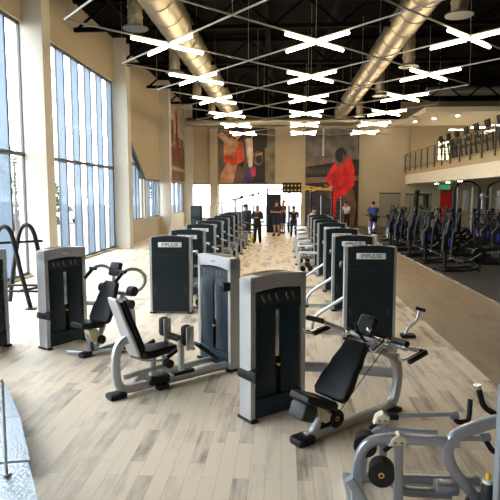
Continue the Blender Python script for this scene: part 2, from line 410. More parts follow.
# ---------------------------------------------------------------- suspended light lattice
ZL = 5.9; RY0 = 13.52; SX = 3.6; SY = 3.9; AXR = R(-1.25)
gridroot = thing('light_grid', (.77, RY0, ZL), AXR, 'suspended diamond lattice of thin metal rails carrying the tube lights', 'light grid')
def railseg(p, q): MB().tube([(p[0], p[1], 0), (q[0], q[1], 0)], .017, .017).build('rail', rodm, gridroot)
for k in range(-5, 9):
    for sgn in (1, -1):
        g_ = sgn * SY / SX; xa, xb = -1.5 * SX, 1.5 * SX; lo, hi = -1.5 * SY, 5.5 * SY
        def clip(x):
            y = k * SY + g_ * x; y2 = min(max(y, lo), hi); return ((y2 - k * SY) / g_, y2)
        a, b = clip(xa), clip(xb)
        if abs(a[0]) <= 1.5 * SX + .01 and abs(b[0]) <= 1.5 * SX + .01 and math.dist(a, b) > .5: railseg(a, b)
for i, j in [(i, j) for i in (-1, 0, 1) for j in range(-1, 6)] + [(i, j - .5) for i in (-1.5, -.5, .5, 1.5) for j in range(0, 6)]:
    MB().cyl((i * SX, j * SY, .02), (i * SX, j * SY, ZC - ZL), .004, n=5).build('suspension_wire', rodm, gridroot)
rot = Matrix.Rotation(AXR, 4, 'Z')
lamp0 = None; cols = {-1: 'left', 0: 'middle', 1: 'right'}; ords = ['nearest', 'second', 'third', 'fourth', 'fifth', 'farthest']
for i in (-1, 0, 1):
    for j in range(0, 6):
        p = Vector((.77, RY0, ZL)) + rot @ Vector((i * SX, j * SY, 0))
        lb = 'cross-shaped warm tube light, %s from the camera in the %s column of the ceiling lattice' % (ords[j], cols[i])
        if lamp0 is None:
            lamp0 = thing('tube_light', p, AXR, lb, 'ceiling light', 'cross-shaped tube lights on the lattice')
            for a in ((1, 1), (-1, 1), (-1, -1), (1, -1)):
                d = Vector((a[0] * SX, a[1] * SY, 0)).normalized()
                MB().cyl(d * .10 + Vector((0, 0, -.075)), d * 1.04 + Vector((0, 0, -.075)), .036, n=12).build('light_tube', tubem, lamp0)
            MB().cyl((0, 0, -.12), (0, 0, -.024), .05, n=12).build('hub', rodm, lamp0)
        else: dup(lamp0, None, p, AXR, lb)
# recessed downlights
dl0 = None
for k, (x, y, z, lb) in enumerate([(8.9, 28, 2.86, 'nearest round downlight under the mezzanine, above the cable machines'), (9.2, 31, 2.86, 'second round downlight under the mezzanine'), (9.4, 34, 2.86, 'farthest round downlight under the mezzanine, by the red door'), (10.6, 26, 2.86, 'round downlight under the mezzanine at the right picture edge'),
        (8.1, 34.5, 6.65, 'small downlight in the upper soffit at its left corner'), (8.9, 33.2, 6.65, 'small downlight in the upper soffit over the balcony corner'), (9.9, 32, 6.65, 'small downlight in the upper soffit near its front edge'), (6.6, 36, 6.65, 'small downlight in the narrow soffit above the beige far wall')]):
    if dl0 is None:
        dl0 = thing('downlight', (x, y, z), 0, lb, 'ceiling light', 'round recessed downlights')
        MB().cyl((0, 0, -.015), (0, 0, 0), .14, n=20).build('trim_ring', white, dl0); MB().cyl((0, 0, -.03), (0, 0, -.012), .10, n=20).build('lens', downm, dl0)
    else: dup(dl0, None, (x, y, z), 0, lb)
fl0 = None
for k, (x, y, lb) in enumerate([(10.5, 34.2, 'hanging white strip light over the farthest mezzanine treadmills'), (11.4, 33, 'hanging white strip light over the middle mezzanine treadmills'), (12.2, 32, 'hanging white strip light over the mezzanine at the right edge')]):
    if fl0 is None:
        fl0 = thing('strip_light', (x, y, 6.1), 0, lb, 'ceiling light', 'strip lights on the mezzanine')
        MB().b2(-.42, .42, -.09, .09, 0, .06).build('housing', white, fl0); MB().b2(-.4, .4, -.07, .07, -.03, .0).build('tube', mat('white_tube', (1, .95, .85), .4, emit=12), fl0)
        MB().cyl((-.3, 0, .06), (-.3, 0, .55), .006, n=5).cyl((.3, 0, .06), (.3, 0, .55), .006, n=5).build('wire', rodm, fl0)
    else: dup(fl0, None, (x, y, 6.1), 0, lb)

# ---------------------------------------------------------------- posters (flat prints)
def poster(name, label, M, w, h, layers, bg):
    """layers: (material, polygon in 0..1 coordinates, y down)"""
    b = MB(M); ms = [bg]; b.b2(0, w, -.02, 0, 0, h)
    for k, (m, poly) in enumerate(layers):
        if m not in ms: ms.append(m)
        b.mi = ms.index(m)
        b.prism([(x * w, (1 - y) * h) for x, y in poly], -.021 - .0012 * (k + 1), -.0205, 'Y')
    o = b.build(name, ms, None, False); return tag(o, label, 'poster')
def ell(cx, cy, rx, ry, n=16, a0=0): return [(cx + rx * math.cos(2 * PI * k / n + a0), cy + ry * math.sin(2 * PI * k / n + a0)) for k in range(n)]
def band(x0, y0, x1, y1, w0, w1):
    dx, dy = x1 - x0, y1 - y0; l = math.hypot(dx, dy); nx, ny = -dy / l, dx / l
    return [(x0 + nx * w0, y0 + ny * w0), (x1 + nx * w1, y1 + ny * w1), (x1 - nx * w1, y1 - ny * w1), (x0 - nx * w0, y0 - ny * w0)]
pm = lambda n, c: mat('print_' + n, c, .6, noise=.45, nscale=1.6)
sk1, sk2, org, gry, drk, prp, pnk, brn, wht, olv = pm('skin', (.55, .26, .14)), pm('pale_skin', (.62, .40, .28)), pm('orange', (.75, .07, .02)), pm('grey', (.12, .11, .10)), pm('black', (.012, .01, .01)), pm('purple', (.06, .03, .12)), pm('pink', (.55, .04, .10)), pm('brown', (.16, .08, .05)), pm('white', (.6, .56, .5)), pm('olive', (.17, .14, .09))
poster('poster', 'large poster of sportswomen in an orange crop top beside a dark panel', Matrix.Translation((-4.4, YF - .13, 2.92)), 3.85, 3.72, [
    (gry, [(0, 0), (.2, 0), (.14, 1), (0, 1)]), (drk, [(.55, 0), (.86, 0), (.86, 1), (.5, 1)]), (olv, [(.86, .1), (1, .1), (1, 1), (.86, 1)]),
    (brn, [(.02, .02), (.3, .02), (.36, .3), (.3, .36), (.1, .2)]),
    (sk1, [(.1, .25), (.36, .12), (.44, .3), (.46, .6), (.34, .62), (.26, 1), (.0, 1), (.06, .8), (.16, .62), (.1, .48)]),
    (sk2, band(.02, .1, .24, .3, .05, .06)), (drk, [(.25, .02), (.44, .0), (.46, .16), (.40, .3), (.34, .22), (.26, .2)]), (sk1, ell(.34, .13, .055, .08)),
    (org, [(.09, .5), (.16, .47), (.28, .52), (.36, .3), (.40, .2), (.42, .3), (.46, .6), (.4, .63), (.28, .68), (.1, .62)]),
    (drk, [(.33, .66), (.46, .6), (.44, .72)]), (brn, [(.32, .72), (.42, .72), (.38, 1), (.3, 1)]),
    (sk2, [(.48, .2), (.6, .16), (.62, .5), (.6, .72), (.54, .72), (.5, .45)]), (wht, band(.53, .2, .58, .66, .03, .02)), (drk, ell(.55, .1, .06, .09)),
    (prp, [(.5, .72), (.64, .7), (.62, .95), (.42, 1)]), (pnk, [(.57, .74), (.66, .7), (.66, .86), (.6, .88)]),
    (drk, ell(.75, .3, .1, .2)), (brn, ell(.7, .55, .09, .13)), (drk, ell(.72, .56, .05, .08)), (olv, band(.84, .36, .85, .98, .02, .02)), (sk1, band(.78, .46, .66, .5, .02, .02))],
    pm('dusk', (.10, .085, .07)))
shf, rd, drd = pm('rose_brown', (.20, .12, .10)), pm('red', (.72, .008, .012)), pm('dark_red', (.42, .005, .008))
lay = [(pm('blind', (.16, .14, .13)), [(.02, 0), (.98, 0), (.98, .3), (.02, .34)])]
for k in range(11): lay.append((gry, band(.02 + .035 * k, .0, .02 + .035 * k, .3, .008, .008)))
for k in range(13): lay.append((gry, [(.44, .02 + .022 * k), (.92, .02 + .022 * k), (.92, .03 + .022 * k), (.44, .03 + .022 * k)]))
lay += [(wht, band(.33, 0, .33, .28, .02, .02)), (shf, [(0, .33), (1, .26), (1, .31), (0, .39)]), (drk, [(0, .39), (1, .31), (1, .50), (0, .5)]), (shf, [(0, .5), (1, .48), (1, .53), (0, .56)]),
    (drk, [(0, .56), (1, .53), (1, 1), (0, 1)]), (pm('slate', (.03, .03, .035)), [(.0, .62), (.9, .62), (.95, 1), (0, 1)])]
for k in range(9): lay.append((pm('foliage', (.05, .045, .035)), ell(.04 + .06 * k, .43, .03, .04, 9)))
lay += [(brn, [(.35, .56), (.6, .6), (.9, .62), (.97, .8), (.92, 1), (.6, 1), (.7, .76), (.4, .7)]),
    (rd, [(.58, .33), (.86, .3), (.92, .42), (.92, .58), (.74, .68), (.58, .74), (.52, .7), (.5, .6), (.38, .52), (.46, .42)]), (rd, [(.5, .54), (.6, .53), (.58, .9), (.5, .9)]),
    (drd, [(.6, .6), (.8, .55), (.78, .58), (.6, .66)]), (drd, [(.52, .44), (.56, .5), (.54, .6), (.51, .56)]),
    (brn, ell(.61, .33, .06, .07)), (drk, ell(.66, .27, .11, .075)), (brn, [(.7, .26), (.78, .3), (.74, .36), (.68, .38)])]
poster('poster', 'tall poster of a figure in a red tracksuit in front of grey blinds', Matrix.Translation((1.5, YF - .08, .05)), 3.55, 6.5, lay, pm('back', (.05, .045, .04)))
lay = [(pm('sepia', (.16, .09, .05)), [(0, .55), (1, .5), (1, 1), (0, 1)]), (brn, [(0, .58), (1, .68), (1, .74), (0, .62)]), (pm('sand', (.42, .32, .2)), [(0, .8), (1, .82), (1, .86), (0, .86)]),
    (drd, [(.34, .05), (.46, .02), (.52, .3), (.56, .72), (.36, .72), (.38, .3)]), (pm('maroon', (.14, .02, .02)), [(.42, .1), (.5, .1), (.54, .7), (.46, .7)])]
for k in range(6): lay.append((pm('maroon', (.14, .02, .02)), band(.0, .36 + .07 * k, 1, .44 + .055 * k, .007, .007)))
for k in range(8): lay.append((brn, band(.05 + .13 * k, .4, .05 + .13 * k, .78, .012, .012)))
lay += [(brn, [(.1, .2), (.2, .2), (.2, .5), (.1, .5)]), (brn, [(.75, .4), (.85, .4), (.85, .6), (.75, .6)])]
poster('poster', 'sepia poster with a dark red tower on the left wall above the window', Matrix.Translation((XW + .03, 31.7, 3.0)) @ Matrix.Rotation(R(90), 4, 'Z'), 4.6, 4.5, lay, pm('parchment', (.46, .38, .27)))
# exit sign
ex = thing('exit_sign', (10.2, 36.4, 2.5), 0, 'green emergency exit sign with running figure beside the red door', 'sign')
MB().b2(0, .78, 0, .05, 0, .3, .01).build('panel', mat('exit_green', (.02, .28, .09), .4, emit=.35), ex)
w_ = MB(); w_.b2(.06, .2, -.006, 0, .05, .25); w_.prism([(.55, .15), (.65, .24), (.65, .17), (.73, .17), (.73, .13), (.65, .13), (.65, .06)], -.006, 0, 'Y')
w_.prism(ell(.40, .24, .022, .024), -.006, 0, 'Y'); w_.prism(band(.40, .21, .36, .13, .02, .02), -.006, 0, 'Y'); w_.prism(band(.36, .13, .43, .05, .012, .01), -.006, 0, 'Y'); w_.prism(band(.36, .13, .28, .08, .012, .01), -.006, 0, 'Y'); w_.prism(band(.30, .2, .46, .17, .01, .01), -.006, 0, 'Y')
w_.build('pictogram', white, ex); MB().cyl((.2, .02, .3), (.2, .02, .36), .01, n=6).cyl((.6, .02, .3), (.6, .02, .36), .01, n=6).build('bracket', steel, ex)

# ---------------------------------------------------------------- outside
gm = mat('outside_paving', (.12, .10, .09), .9, noise=.2, nscale=.3)
o = struct('floor_outside', MB().b2(-90, -6.97, -30, 110, -.4, -.1), gm)
o = struct('floor_outside_rear', MB().b2(-6.97, 60, 37.4, 110, -.4, -.1), gm)
leafm = mat('leaves', (.05, .10, .025), .7, noise=.4, nscale=5); barkm = mat('bark', (.10, .07, .05), .8, noise=.3, nscale=10)
def leafball(b, c, r, n, s=.1):
    for k in range(n):
        d = Vector((random.gauss(0, 1), random.gauss(0, 1), random.gauss(0, 1))).normalized() * r * random.random() ** .4
        p = Vector(c) + Vector((d.x, d.y, d.z * .8)); a = Vector((random.uniform(-1, 1), random.uniform(-1, 1), random.uniform(-1, 1))).normalized(); q = a.orthogonal().normalized()
        v = [b.bm.verts.new(p + a * s), b.bm.verts.new(p + q * s * .5), b.bm.verts.new(p - a * s), b.bm.verts.new(p - q * s * .5)]; b.bm.faces.new(v)
for k, (x, y, h, lb) in enumerate([(-12.2, 24.0, 4.6, 'sparse young tree outside the nearest window'), (-15, 33, 3.4, 'small leafy tree outside beyond the second window'), (-11, 41.5, 4.5, 'dark tree outside behind the far corner window')]):
    t = thing('tree', (x, y, -.1), 0, lb, 'tree'); b = MB(); b.tube([(0, 0, 0), (.05, .03, h * .45), (0, .1, h * .8)], .06, n=8)
    for q in range(7):
        a = q * 2.4; b.tube([(.03, .04, h * (.35 + .06 * q)), (math.cos(a) * .5, math.sin(a) * .5, h * (.5 + .06 * q))], .022, n=5)
    b.build('trunk', barkm, t); b = MB()
    for q in range(8):
        a = q * 2.4; leafball(b, (math.cos(a) * .6, math.sin(a) * .6, h * (.5 + .06 * q)), .5 if k == 0 else .75, 70 if k == 0 else 200, .08 if k == 0 else .13)
    b.build('foliage', leafm, t, False)
for k, (x0, x1, y0, y1, h, lb) in enumerate([(-26, -25, 20, 60, 1.4, 'clipped hedge outside beyond the paving on the left')]):
    b = MB(); b.b2(x0, x1, y0, y1, -.1, h, .1)
    for q in range(900): leafball(b, (random.uniform(x0, x1), random.uniform(y0, y1), h), .15, 1, .12)
    tag(b.build('hedge', leafm, None, False), lb, 'hedge')
def car(x, y, rz, col, lb):
    t = thing('car', (x, y, -.1), rz, lb, 'car')
    MB().prism([(-2.1, .3), (2.1, .3), (2.15, .75), (1.2, .9), (.6, 1.38), (-1.1, 1.4), (-1.9, .95), (-2.15, .8)], -.85, .85, 'Y', bev=.08).build('body', col, t)
    MB().prism([(1.05, .92), (.55, 1.32), (-1.0, 1.34), (-1.6, .95)], -.87, .87, 'Y').build('window_glass', navy, t)
    for sx_ in (-1.35, 1.35):
        for sy in (-.78, .78): MB().cyl((sx_, sy - .1, .33), (sx_, sy + .1, .33), .33, n=18).build('wheel', black, t)
car(-17, 34, R(80), mat('car_grey', (.08, .09, .11), .3, .5), 'dark grey car parked outside beyond the second window')
car(-17.5, 41, R(80), mat('car_silver', (.5, .5, .52), .3, .5), 'silver car parked outside beyond the second window')
car(-18, 27.5, R(80), mat('car_maroon', (.3, .03, .03), .3, .3), 'dark red car parked outside beyond the second window')

# ---------------------------------------------------------------- weight towers
def arch(x0, x1, z, rise, n=10):
    return [(x0 + (x1 - x0) * k / n, z + rise * (1 - (2 * k / n - 1) ** 2)) for k in range(n + 1)]
def tower(root, M, w=.77, d=.18, h=1.415, cup=None, back=True, rz_text=False, accent=None):
    cw = .055
    fr = MB(M)
    fr.prism([(0, 0.02), (cw, 0.02), (cw, 1.40), (0, h - .02)], 0, d, 'Y'); fr.prism([(w - cw, 0.02), (w, 0.02), (w, h - .02), (w - cw, 1.40)], 0, d, 'Y')
    top = arch(0, w, h, .014)[::-1]; fr.prism([(0, 1.27)] + [(cw, 1.27)] + arch(cw, w - cw, 1.27, .025) + [(w, 1.27)] + top, 0.0, d * .8, 'Y')
    fr.build('frame', silverw, root)
    lip = MB(M); lip.prism(arch(.12, w - .12, h + .008, .012) + [(w - .12, h), (.12, h)], .02, d - .02, 'Y'); lip.build('top_cap', darkgrey, root)
    s = MB(M); g = .028
    for a, b in ((cw + g, w / 2 - .035), (w / 2 + .035, w - cw - g)):
        s.b2(a, b, .012, .03, .14, 1.16, .004)
    s.b2(cw, w - cw, .02, .05, 1.08, 1.27); s.b2(cw, w - cw, -.012, d * .9, .03, .22, .01)
    s.b2(cw, cw + g, .02, .05, .2, .26); s.b2(w / 2 - .035, w / 2 + .035, .1, .12, .16, 1.2)
    s.build('shroud', navy, root)
    MB(M).b2(cw, cw + .02, .015, .04, .34, 1.1, .003).build('side_trim', steel, root)
    st = MB(M)
    for k in range(14): st.b2(w / 2 - .12, w / 2 + .12, .045, .14, .2 + .045 * k, .24 + .045 * k)
    st.build('weight_stack', black, root)
    r_ = MB(M); r_.b2(w / 2 - .024, w / 2 + .024, .028, .034, .60, 1.13)
    r_.cyl((w / 2 - .09, .09, .2), (w / 2 - .09, .09, 1.26), .009, n=8); r_.cyl((w / 2 + .09, .09, .2), (w / 2 + .09, .09, 1.26), .009, n=8); r_.build('guide_rod', steel, root)
    MB(M).ball((w / 2 + .0, .0, .52), .016).cyl((w / 2, 0, .52), (w / 2, .05, .52), .006, n=6).build('selector_pin', yellow, root)
    pc = MB(M).b2(cw + .02, w - cw - .02, .008, .02, 1.14, 1.25).build('instruction_placard', darkgrey, root)
    mk = MB(M)
    for k, x in enumerate((.13, .21, .30, .43, .51, .59)):
        if x > w - .14: continue
        mk.ball((x + .012, .006, 1.228), .008, n=6); mk.tube([(x + .012, .006, 1.22), (x + .016, .006, 1.195), (x + .034, .006, 1.188), (x + .036, .006, 1.165)], .0035, n=5)
        mk.tube([(x + .014, .006, 1.212), (x + .03, .006, 1.207)], .003, n=5)
    mk.build('figure_drawing', mat('pale_grey_print', (.3, .31, .32), .5), pc)
    MB(M).b2(w / 2 - .05, w / 2 + .03, -.004, .0, 1.345, 1.36).build('badge', steel, root)
    if back:
        bp = MB(M).prism([(cw - .01, .05)] + arch(cw - .01, w - cw + .01, 1.41, .03) + [(w - cw + .01, .05)], d * .8 + .002, d + .02, 'Y').build('back_panel', navyb, root)
        MB(M).b2(cw, w - cw, d + .018, d + .024, 1.075, 1.083).b2(cw + .02, cw + .07, d + .018, d + .026, .36, .5).b2(w - cw - .07, w - cw - .02, d + .018, d + .026, .36, .5).build('panel_seam', darkgrey, bp)
        lp = MB(M).b2(w / 2 - .215, w / 2 + .215, d + .02, d + .03, 1.235, 1.325, .003).build('label_plate', white, root)
        T = Matrix.Translation((w / 2, d + .031, 1.278)) @ Matrix.Rotation(PI, 4, 'Z') @ TXF
        text_mesh('IMPULSE', .085, 'lettering', black, M @ T, lp)
    if cup:
        x, z = cup
        MB(M).b2(x - .05, x + .06, -.1, .02, z, z + .11, .015).b2(x - .055, x + .01, -.02, d + .01, z + .005, z + .09, .01).build('accessory_holder', accent or black, root)
    MB(M).b2(-.01, cw + .02, -.03, d + .03, 0, .03, .006).build('foot', black, root); MB(M).b2(w - cw - .02, w + .01, -.03, d + .03, 0, .03, .006).build('foot', black, root)

def pad(mb, L, w0, w1, th, M, waist=None):
    """cushion outline in x (width), y (length) extruded in z, rounded"""
    pts = []
    ys = [0, .08, .3, .5, .62, .8, .94, 1]
    ws = [w0 * .8, w0, w0, (waist or (w0 + w1) / 2 * 1.0), (waist or w1), w1, w1 * .95, w1 * .75]
    for y, q in zip(ys, ws): pts.append((q / 2, y * L))
    for y, q in list(zip(ys, ws))[::-1]: pts.append((-q / 2, y * L))
    mb.prism(pts, -th / 2, th / 2, 'Z', M, bev=th * .3)
def padM(x, y, z, ang):   # length axis in the xz plane at ang above +x ; width along y
    return Matrix.Translation((x, y, z)) @ Matrix.Rotation(-R(ang), 4, 'Y') @ Matrix.Rotation(-R(90), 4, 'Z')

# ---- shoulder press machine with multi-grip arms, nearest the camera
def bench_common(root, pa, back, headp, seat, sang, L, w=.32, sl=.37):
    b = MB(); pad(b, L, w, w * .72, .075, padM(back[0], 0, back[1], pa), w * .86); bk = b.build('back_pad', vinyl, root)
    b = MB(); pad(b, .2, .21, .2, .075, padM(headp[0], 0, headp[1], pa + 8)); b.build('head_pad', vinyl, root)
    b = MB(); pad(b, sl, .29, .33, .08, padM(seat[0], 0, seat[1], sang)); b.build('seat', vinyl, root)
m = thing('shoulder_press_machine', (.21, 4.62, 0), R(40), 'silver shoulder press machine in front with reclined black seat beside its dark weight tower', 'gym machine')
tower(m, Matrix.Translation((-.15, .61, 0)), w=.70, cup=(.03, .42))
MB().tube([(.0, 0, .05), (1.1, 0, .05), (1.22, 0, .1), (1.28, 0, .38), (1.2, 0, .58), (1.0, 0, .68), (.7, 0, .76)], .045, .035, fil=.14).build('main_frame', silver, m)
MB().tube([(.54, .72, .41), (.9, .5, .38), (1.25, .03, .38)], .05, .03, fil=.15).build('link_beam', silver, m)
MB().b2(1.06, 1.26, -.08, .08, 0, .05, .015).build('foot', black, m)
MB().box((-.03, 0, .04), (.2, .16, .08), bev=.03).build('foot', black, m)
bench_common(m, 50, (.28, .35), (.73, .86), (-.08, .445), -22, .60, .40)
MB().tube([(.08, 0, .07), (.35, 0, .34)], .03, .03).tube([(.30, 0, .33), (.62, 0, .66)], .025, .03).build('back_support', silverw, m)
MB().prism([(.10, .34), (.17, .35), (.21, .24), (.32, .21), (.31, .16), (.19, .15), (.13, .2)], -.06, -.035, 'Y').prism([(.10, .34), (.17, .35), (.21, .24), (.32, .21), (.31, .16), (.19, .15), (.13, .2)], .035, .06, 'Y').build('seat_bracket', cream, m)
MB().box((-.03, 0, .30), (.17, .2, .15), (0, R(24), 0), .03).build('front_housing', darkgrey, m)
MB().cyl((.33, -.07, .16), (.33, -.02, .16), .085, n=24).build('pulley', black, m); MB().tube([(.33 + .02 * math.cos(R(a)), -.072, .16 + .02 * math.sin(R(a))) for a in range(0, 361, 30)], .004, n=6).build('pulley_hub', gold, m)
MB().b2(.16, .46, -.035, .035, .09, .16, .01).build('cable_housing', black, m)
MB().cyl((.36, -.05, .2), (.98, -.05, .7), .004, n=6).build('cable', black, m)
MB().cyl((.92, -.17, .77), (.92, .17, .77), .045, n=16).build('pivot_hub', steel, m)
MB().tube([(.8, 0, .76), (.66, 0, .9), (.62, 0, 1.0)], .014, n=8).build('headrest_stem', black, m)
for s in (-1, 1):
    a = MB().tube([(.95, .14 * s, .77), (.93, .34 * s, .79), (.78, .48 * s, .86), (.62, .52 * s, .93)], .024, fil=.08).build('press_arm', silverw, m)
    MB().tube([(.9, .36 * s, .8), (.86, .56 * s, .82)], .022).ball((.9, .36 * s, .8), .04).build('arm_joint', steel, a)
    MB().cyl((.63, .44 * s, .93), (.58, .62 * s, .94), .027, n=14).build('grip', black, a)
    MB().cyl((.66, .59 * s, .77), (.88, .59 * s, .81), .029, n=14).build('grip', black, a)
    MB().tube([(.86, .59 * s, .83), (.62, .59 * s, .79), (.52, .59 * s, .80), (.5, .59 * s, .86)], .011, fil=.05).build('hook', chrome, a)
MB().tube([(.93, -.14, .78), (.72, -.26, .86), (.5, -.3, .8), (.47, -.3, .87)], .013, fil=.06).build('near_lever', chrome, m)
MB().cyl((.76, -.23, .88), (.60, -.2, .96), .018, n=12).build('adjust_knob', black, m); MB().ball((.58, -.2, .98), .026).build('lever_ball', steel, m)
MB().cyl((1.0, -.05, .7), (1.12, -.05, .66), .05, n=16).build('counterweight', steel, m)

# ---- press machine by the windows, arms bent in loops
m = thing('chest_press_machine', (-2.64, 7.04, 0), R(60), 'silver press machine with looped arms by the windows, upright black seat', 'gym machine')
tower(m, Matrix.Translation((-.14, .69, 0)), w=.71, cup=(.03, .44))
MB().tube([(-.02, 0, .04), (.75, 0, .04), (.85, 0, .1), (.82, 0, .55), (.62, 0, .72)], .04, .035, fil=.12).build('main_frame', silver, m)
MB().tube([(.6, .75, .55), (.82, .4, .55), (.82, .02, .52)], .035, .03, fil=.1).build('link_beam', silver, m)
MB().tube([(-.1, .3, .035), (.02, .0, .035), (.35, -.22, .035)], .03, .03, fil=.06).build('base_crossbar', silver, m)
MB().box((-.05, 0, .035), (.16, .12, .07), bev=.02).build('foot', black, m); MB().box((.38, -.24, .035), (.14, .12, .07), bev=.02).build('foot', black, m)
bench_common(m, 64, (.2, .43), (.50, 1.04), (-.18, .46), -6, .60, .40)
MB().tube([(.12, 0, .06), (.3, 0, .42)], .03, .03).build('back_support', silverw, m)
MB().tube([(.05, 0, .06), (.02, 0, .4)], .035, .035).build('seat_post', greyp, m)
MB().prism([(-.02, .36), (.12, .36), (.2, .24), (.14, .16), (.02, .2)], -.05, .05, 'Y').build('seat_bracket', cream, m)
MB().cyl((.18, -.09, .2), (.18, -.04, .2), .06, n=20).build('pulley', black, m)
MB().cyl((.62, -.22, .78), (.62, .22, .78), .035, n=14).build('pivot_hub', silverw, m)
for s in (-1, 1):
    a = MB().tube([(.62, .2 * s, .78), (.76, .31 * s, .86), (.80, .33 * s, 1.02), (.66, .33 * s, 1.14), (.46, .32 * s, 1.17), (.34, .31 * s, 1.10)], .026, fil=.09).build('press_arm', silver, m)
    MB().cyl((.36, .31 * s, 1.12), (.24, .31 * s, 1.02), .026, n=12).cyl((.38, .24 * s, 1.14), (.38, .36 * s, 1.14), .024, n=12).build('grip', black, a)
    MB().cyl((.56, .24 * s, .84), (.56, .34 * s, .84), .07, n=20).build('arm_stop', black, a); MB().cyl((.52, .22 * s, .66), (.52, .32 * s, .66), .065, n=20).build('lower_stop', black, a)

# ---- hip abductor machine
m = thing('hip_abductor_machine', (-1.73, 5.615, 0), R(42), 'silver hip abductor machine with knee pads, seat facing its own dark weight tower', 'gym machine')
tower(m, Matrix.Translation((1.42, .67, 0)) @ Matrix.Rotation(R(-92), 4, 'Z'), w=.76, d=.15, cup=(.70, 1.02), back=True)
MB().tube([(1.5, 0, .07), (.12, 0, .07), (-.02, 0, .08), (-.08, 0, .2), (-.08, 0, .5), (0, 0, .62), (.1, 0, .63)], .045, .035, fil=.13).build('main_frame', silver, m)
MB().tube([(1.45, .35, .06), (.3, .3, .06), (.1, .0, .07)], .035, .03, fil=.1).build('base_rail', silver, m)
MB().tube([(.0, -.03, .22), (.45, -.03, .25), (.62, -.03, .25)], .025, .02).build('side_rail', silver, m)
MB().box((-.08, 0, .03), (.2, .17, .06), bev=.025).build('foot', black, m); MB().box((.45, -.06, .03), (.14, .12, .06), bev=.02).build('foot', black, m)
b = MB(); pad(b, .64, .30, .26, .06, padM(.20, 0, .47, 110)); b.build('back_pad', vinyl, m)
b = MB(); pad(b, .72, .29, .24, .035, padM(.15, 0, .42, 110)); b.build('back_shell', silverw, m)
b = MB(); pad(b, .46, .34, .26, .09, padM(.17, 0, .45, 0)); b.build('seat', vinyl, m)
MB().tube([(.36, 0, .08), (.36, 0, .42)], .035, .035).tube([(.5, 0, .08), (.5, 0, .36)], .02, .02).build('seat_post', silver, m)
MB().b2(.3, .55, -.08, .08, .06, .16, .02).build('slide_block', black, m)
MB().b2(.62, .9, -.05, .05, .1, .14, .01).build('slide_strip', black, m)
MB().tube([(.74, 0, .08), (.74, 0, .5)], .03, .03).build('pivot_post', silver, m)
for s in (-1, 1):
    a = MB().tube([(.76, .03 * s, .5), (.72, .14 * s, .52), (.68, .23 * s, .53)], .03, .045, fil=.05).build('leg_arm', black, m)
    k = MB().box((.66, .25 * s, .63), (.12, .10, .23), bev=.04).build('knee_pad', vinyl, a); MB().box((.67, .19 * s if s > 0 else .31 * s, .60), (.1, .015, .27), bev=.006).build('pad_bracket', silver, a)
    MB().box((.92, .25 * s, .40), (.34, .13, .04), (0, R(40), 0), .012).build('foot_plate', black, a)
    MB().tube([(.0, .2 * s, .5), (.12, .25 * s, .44), (.3, .27 * s, .40), (.46, .26 * s, .44)], .012, fil=.06).build('side_handle', silver, m)
    MB().cyl((.4, .265 * s, .42), (.53, .255 * s, .48), .024, n=12).build('grip', black, m)
MB().cyl((.5, -.16, .3), (.5, -.08, .3), .05, n=16).build('adjust_knob', black, m)

# ---- tower at the left picture edge
m = thing('weight_machine', (-4.27, 6.82, 0), R(64), 'silver-edged weight machine cut off by the left picture edge', 'gym machine')
tower(m, Matrix.Identity(4), w=.72, d=.18)
MB().tube([(.36, .18, .05), (.36, 1.1, .05), (.36, 1.2, .5)], .04, .035, fil=.1).build('main_frame', silver, m)
MB().cyl((.75, .08, .28), (.72, .08, .28), .05, n=16).build('pulley_cover', greyp, m)
b = MB(); pad(b, .4, .3, .3, .08, padM(.3, .9, .5, 0)); b.build('seat', vinyl, m)

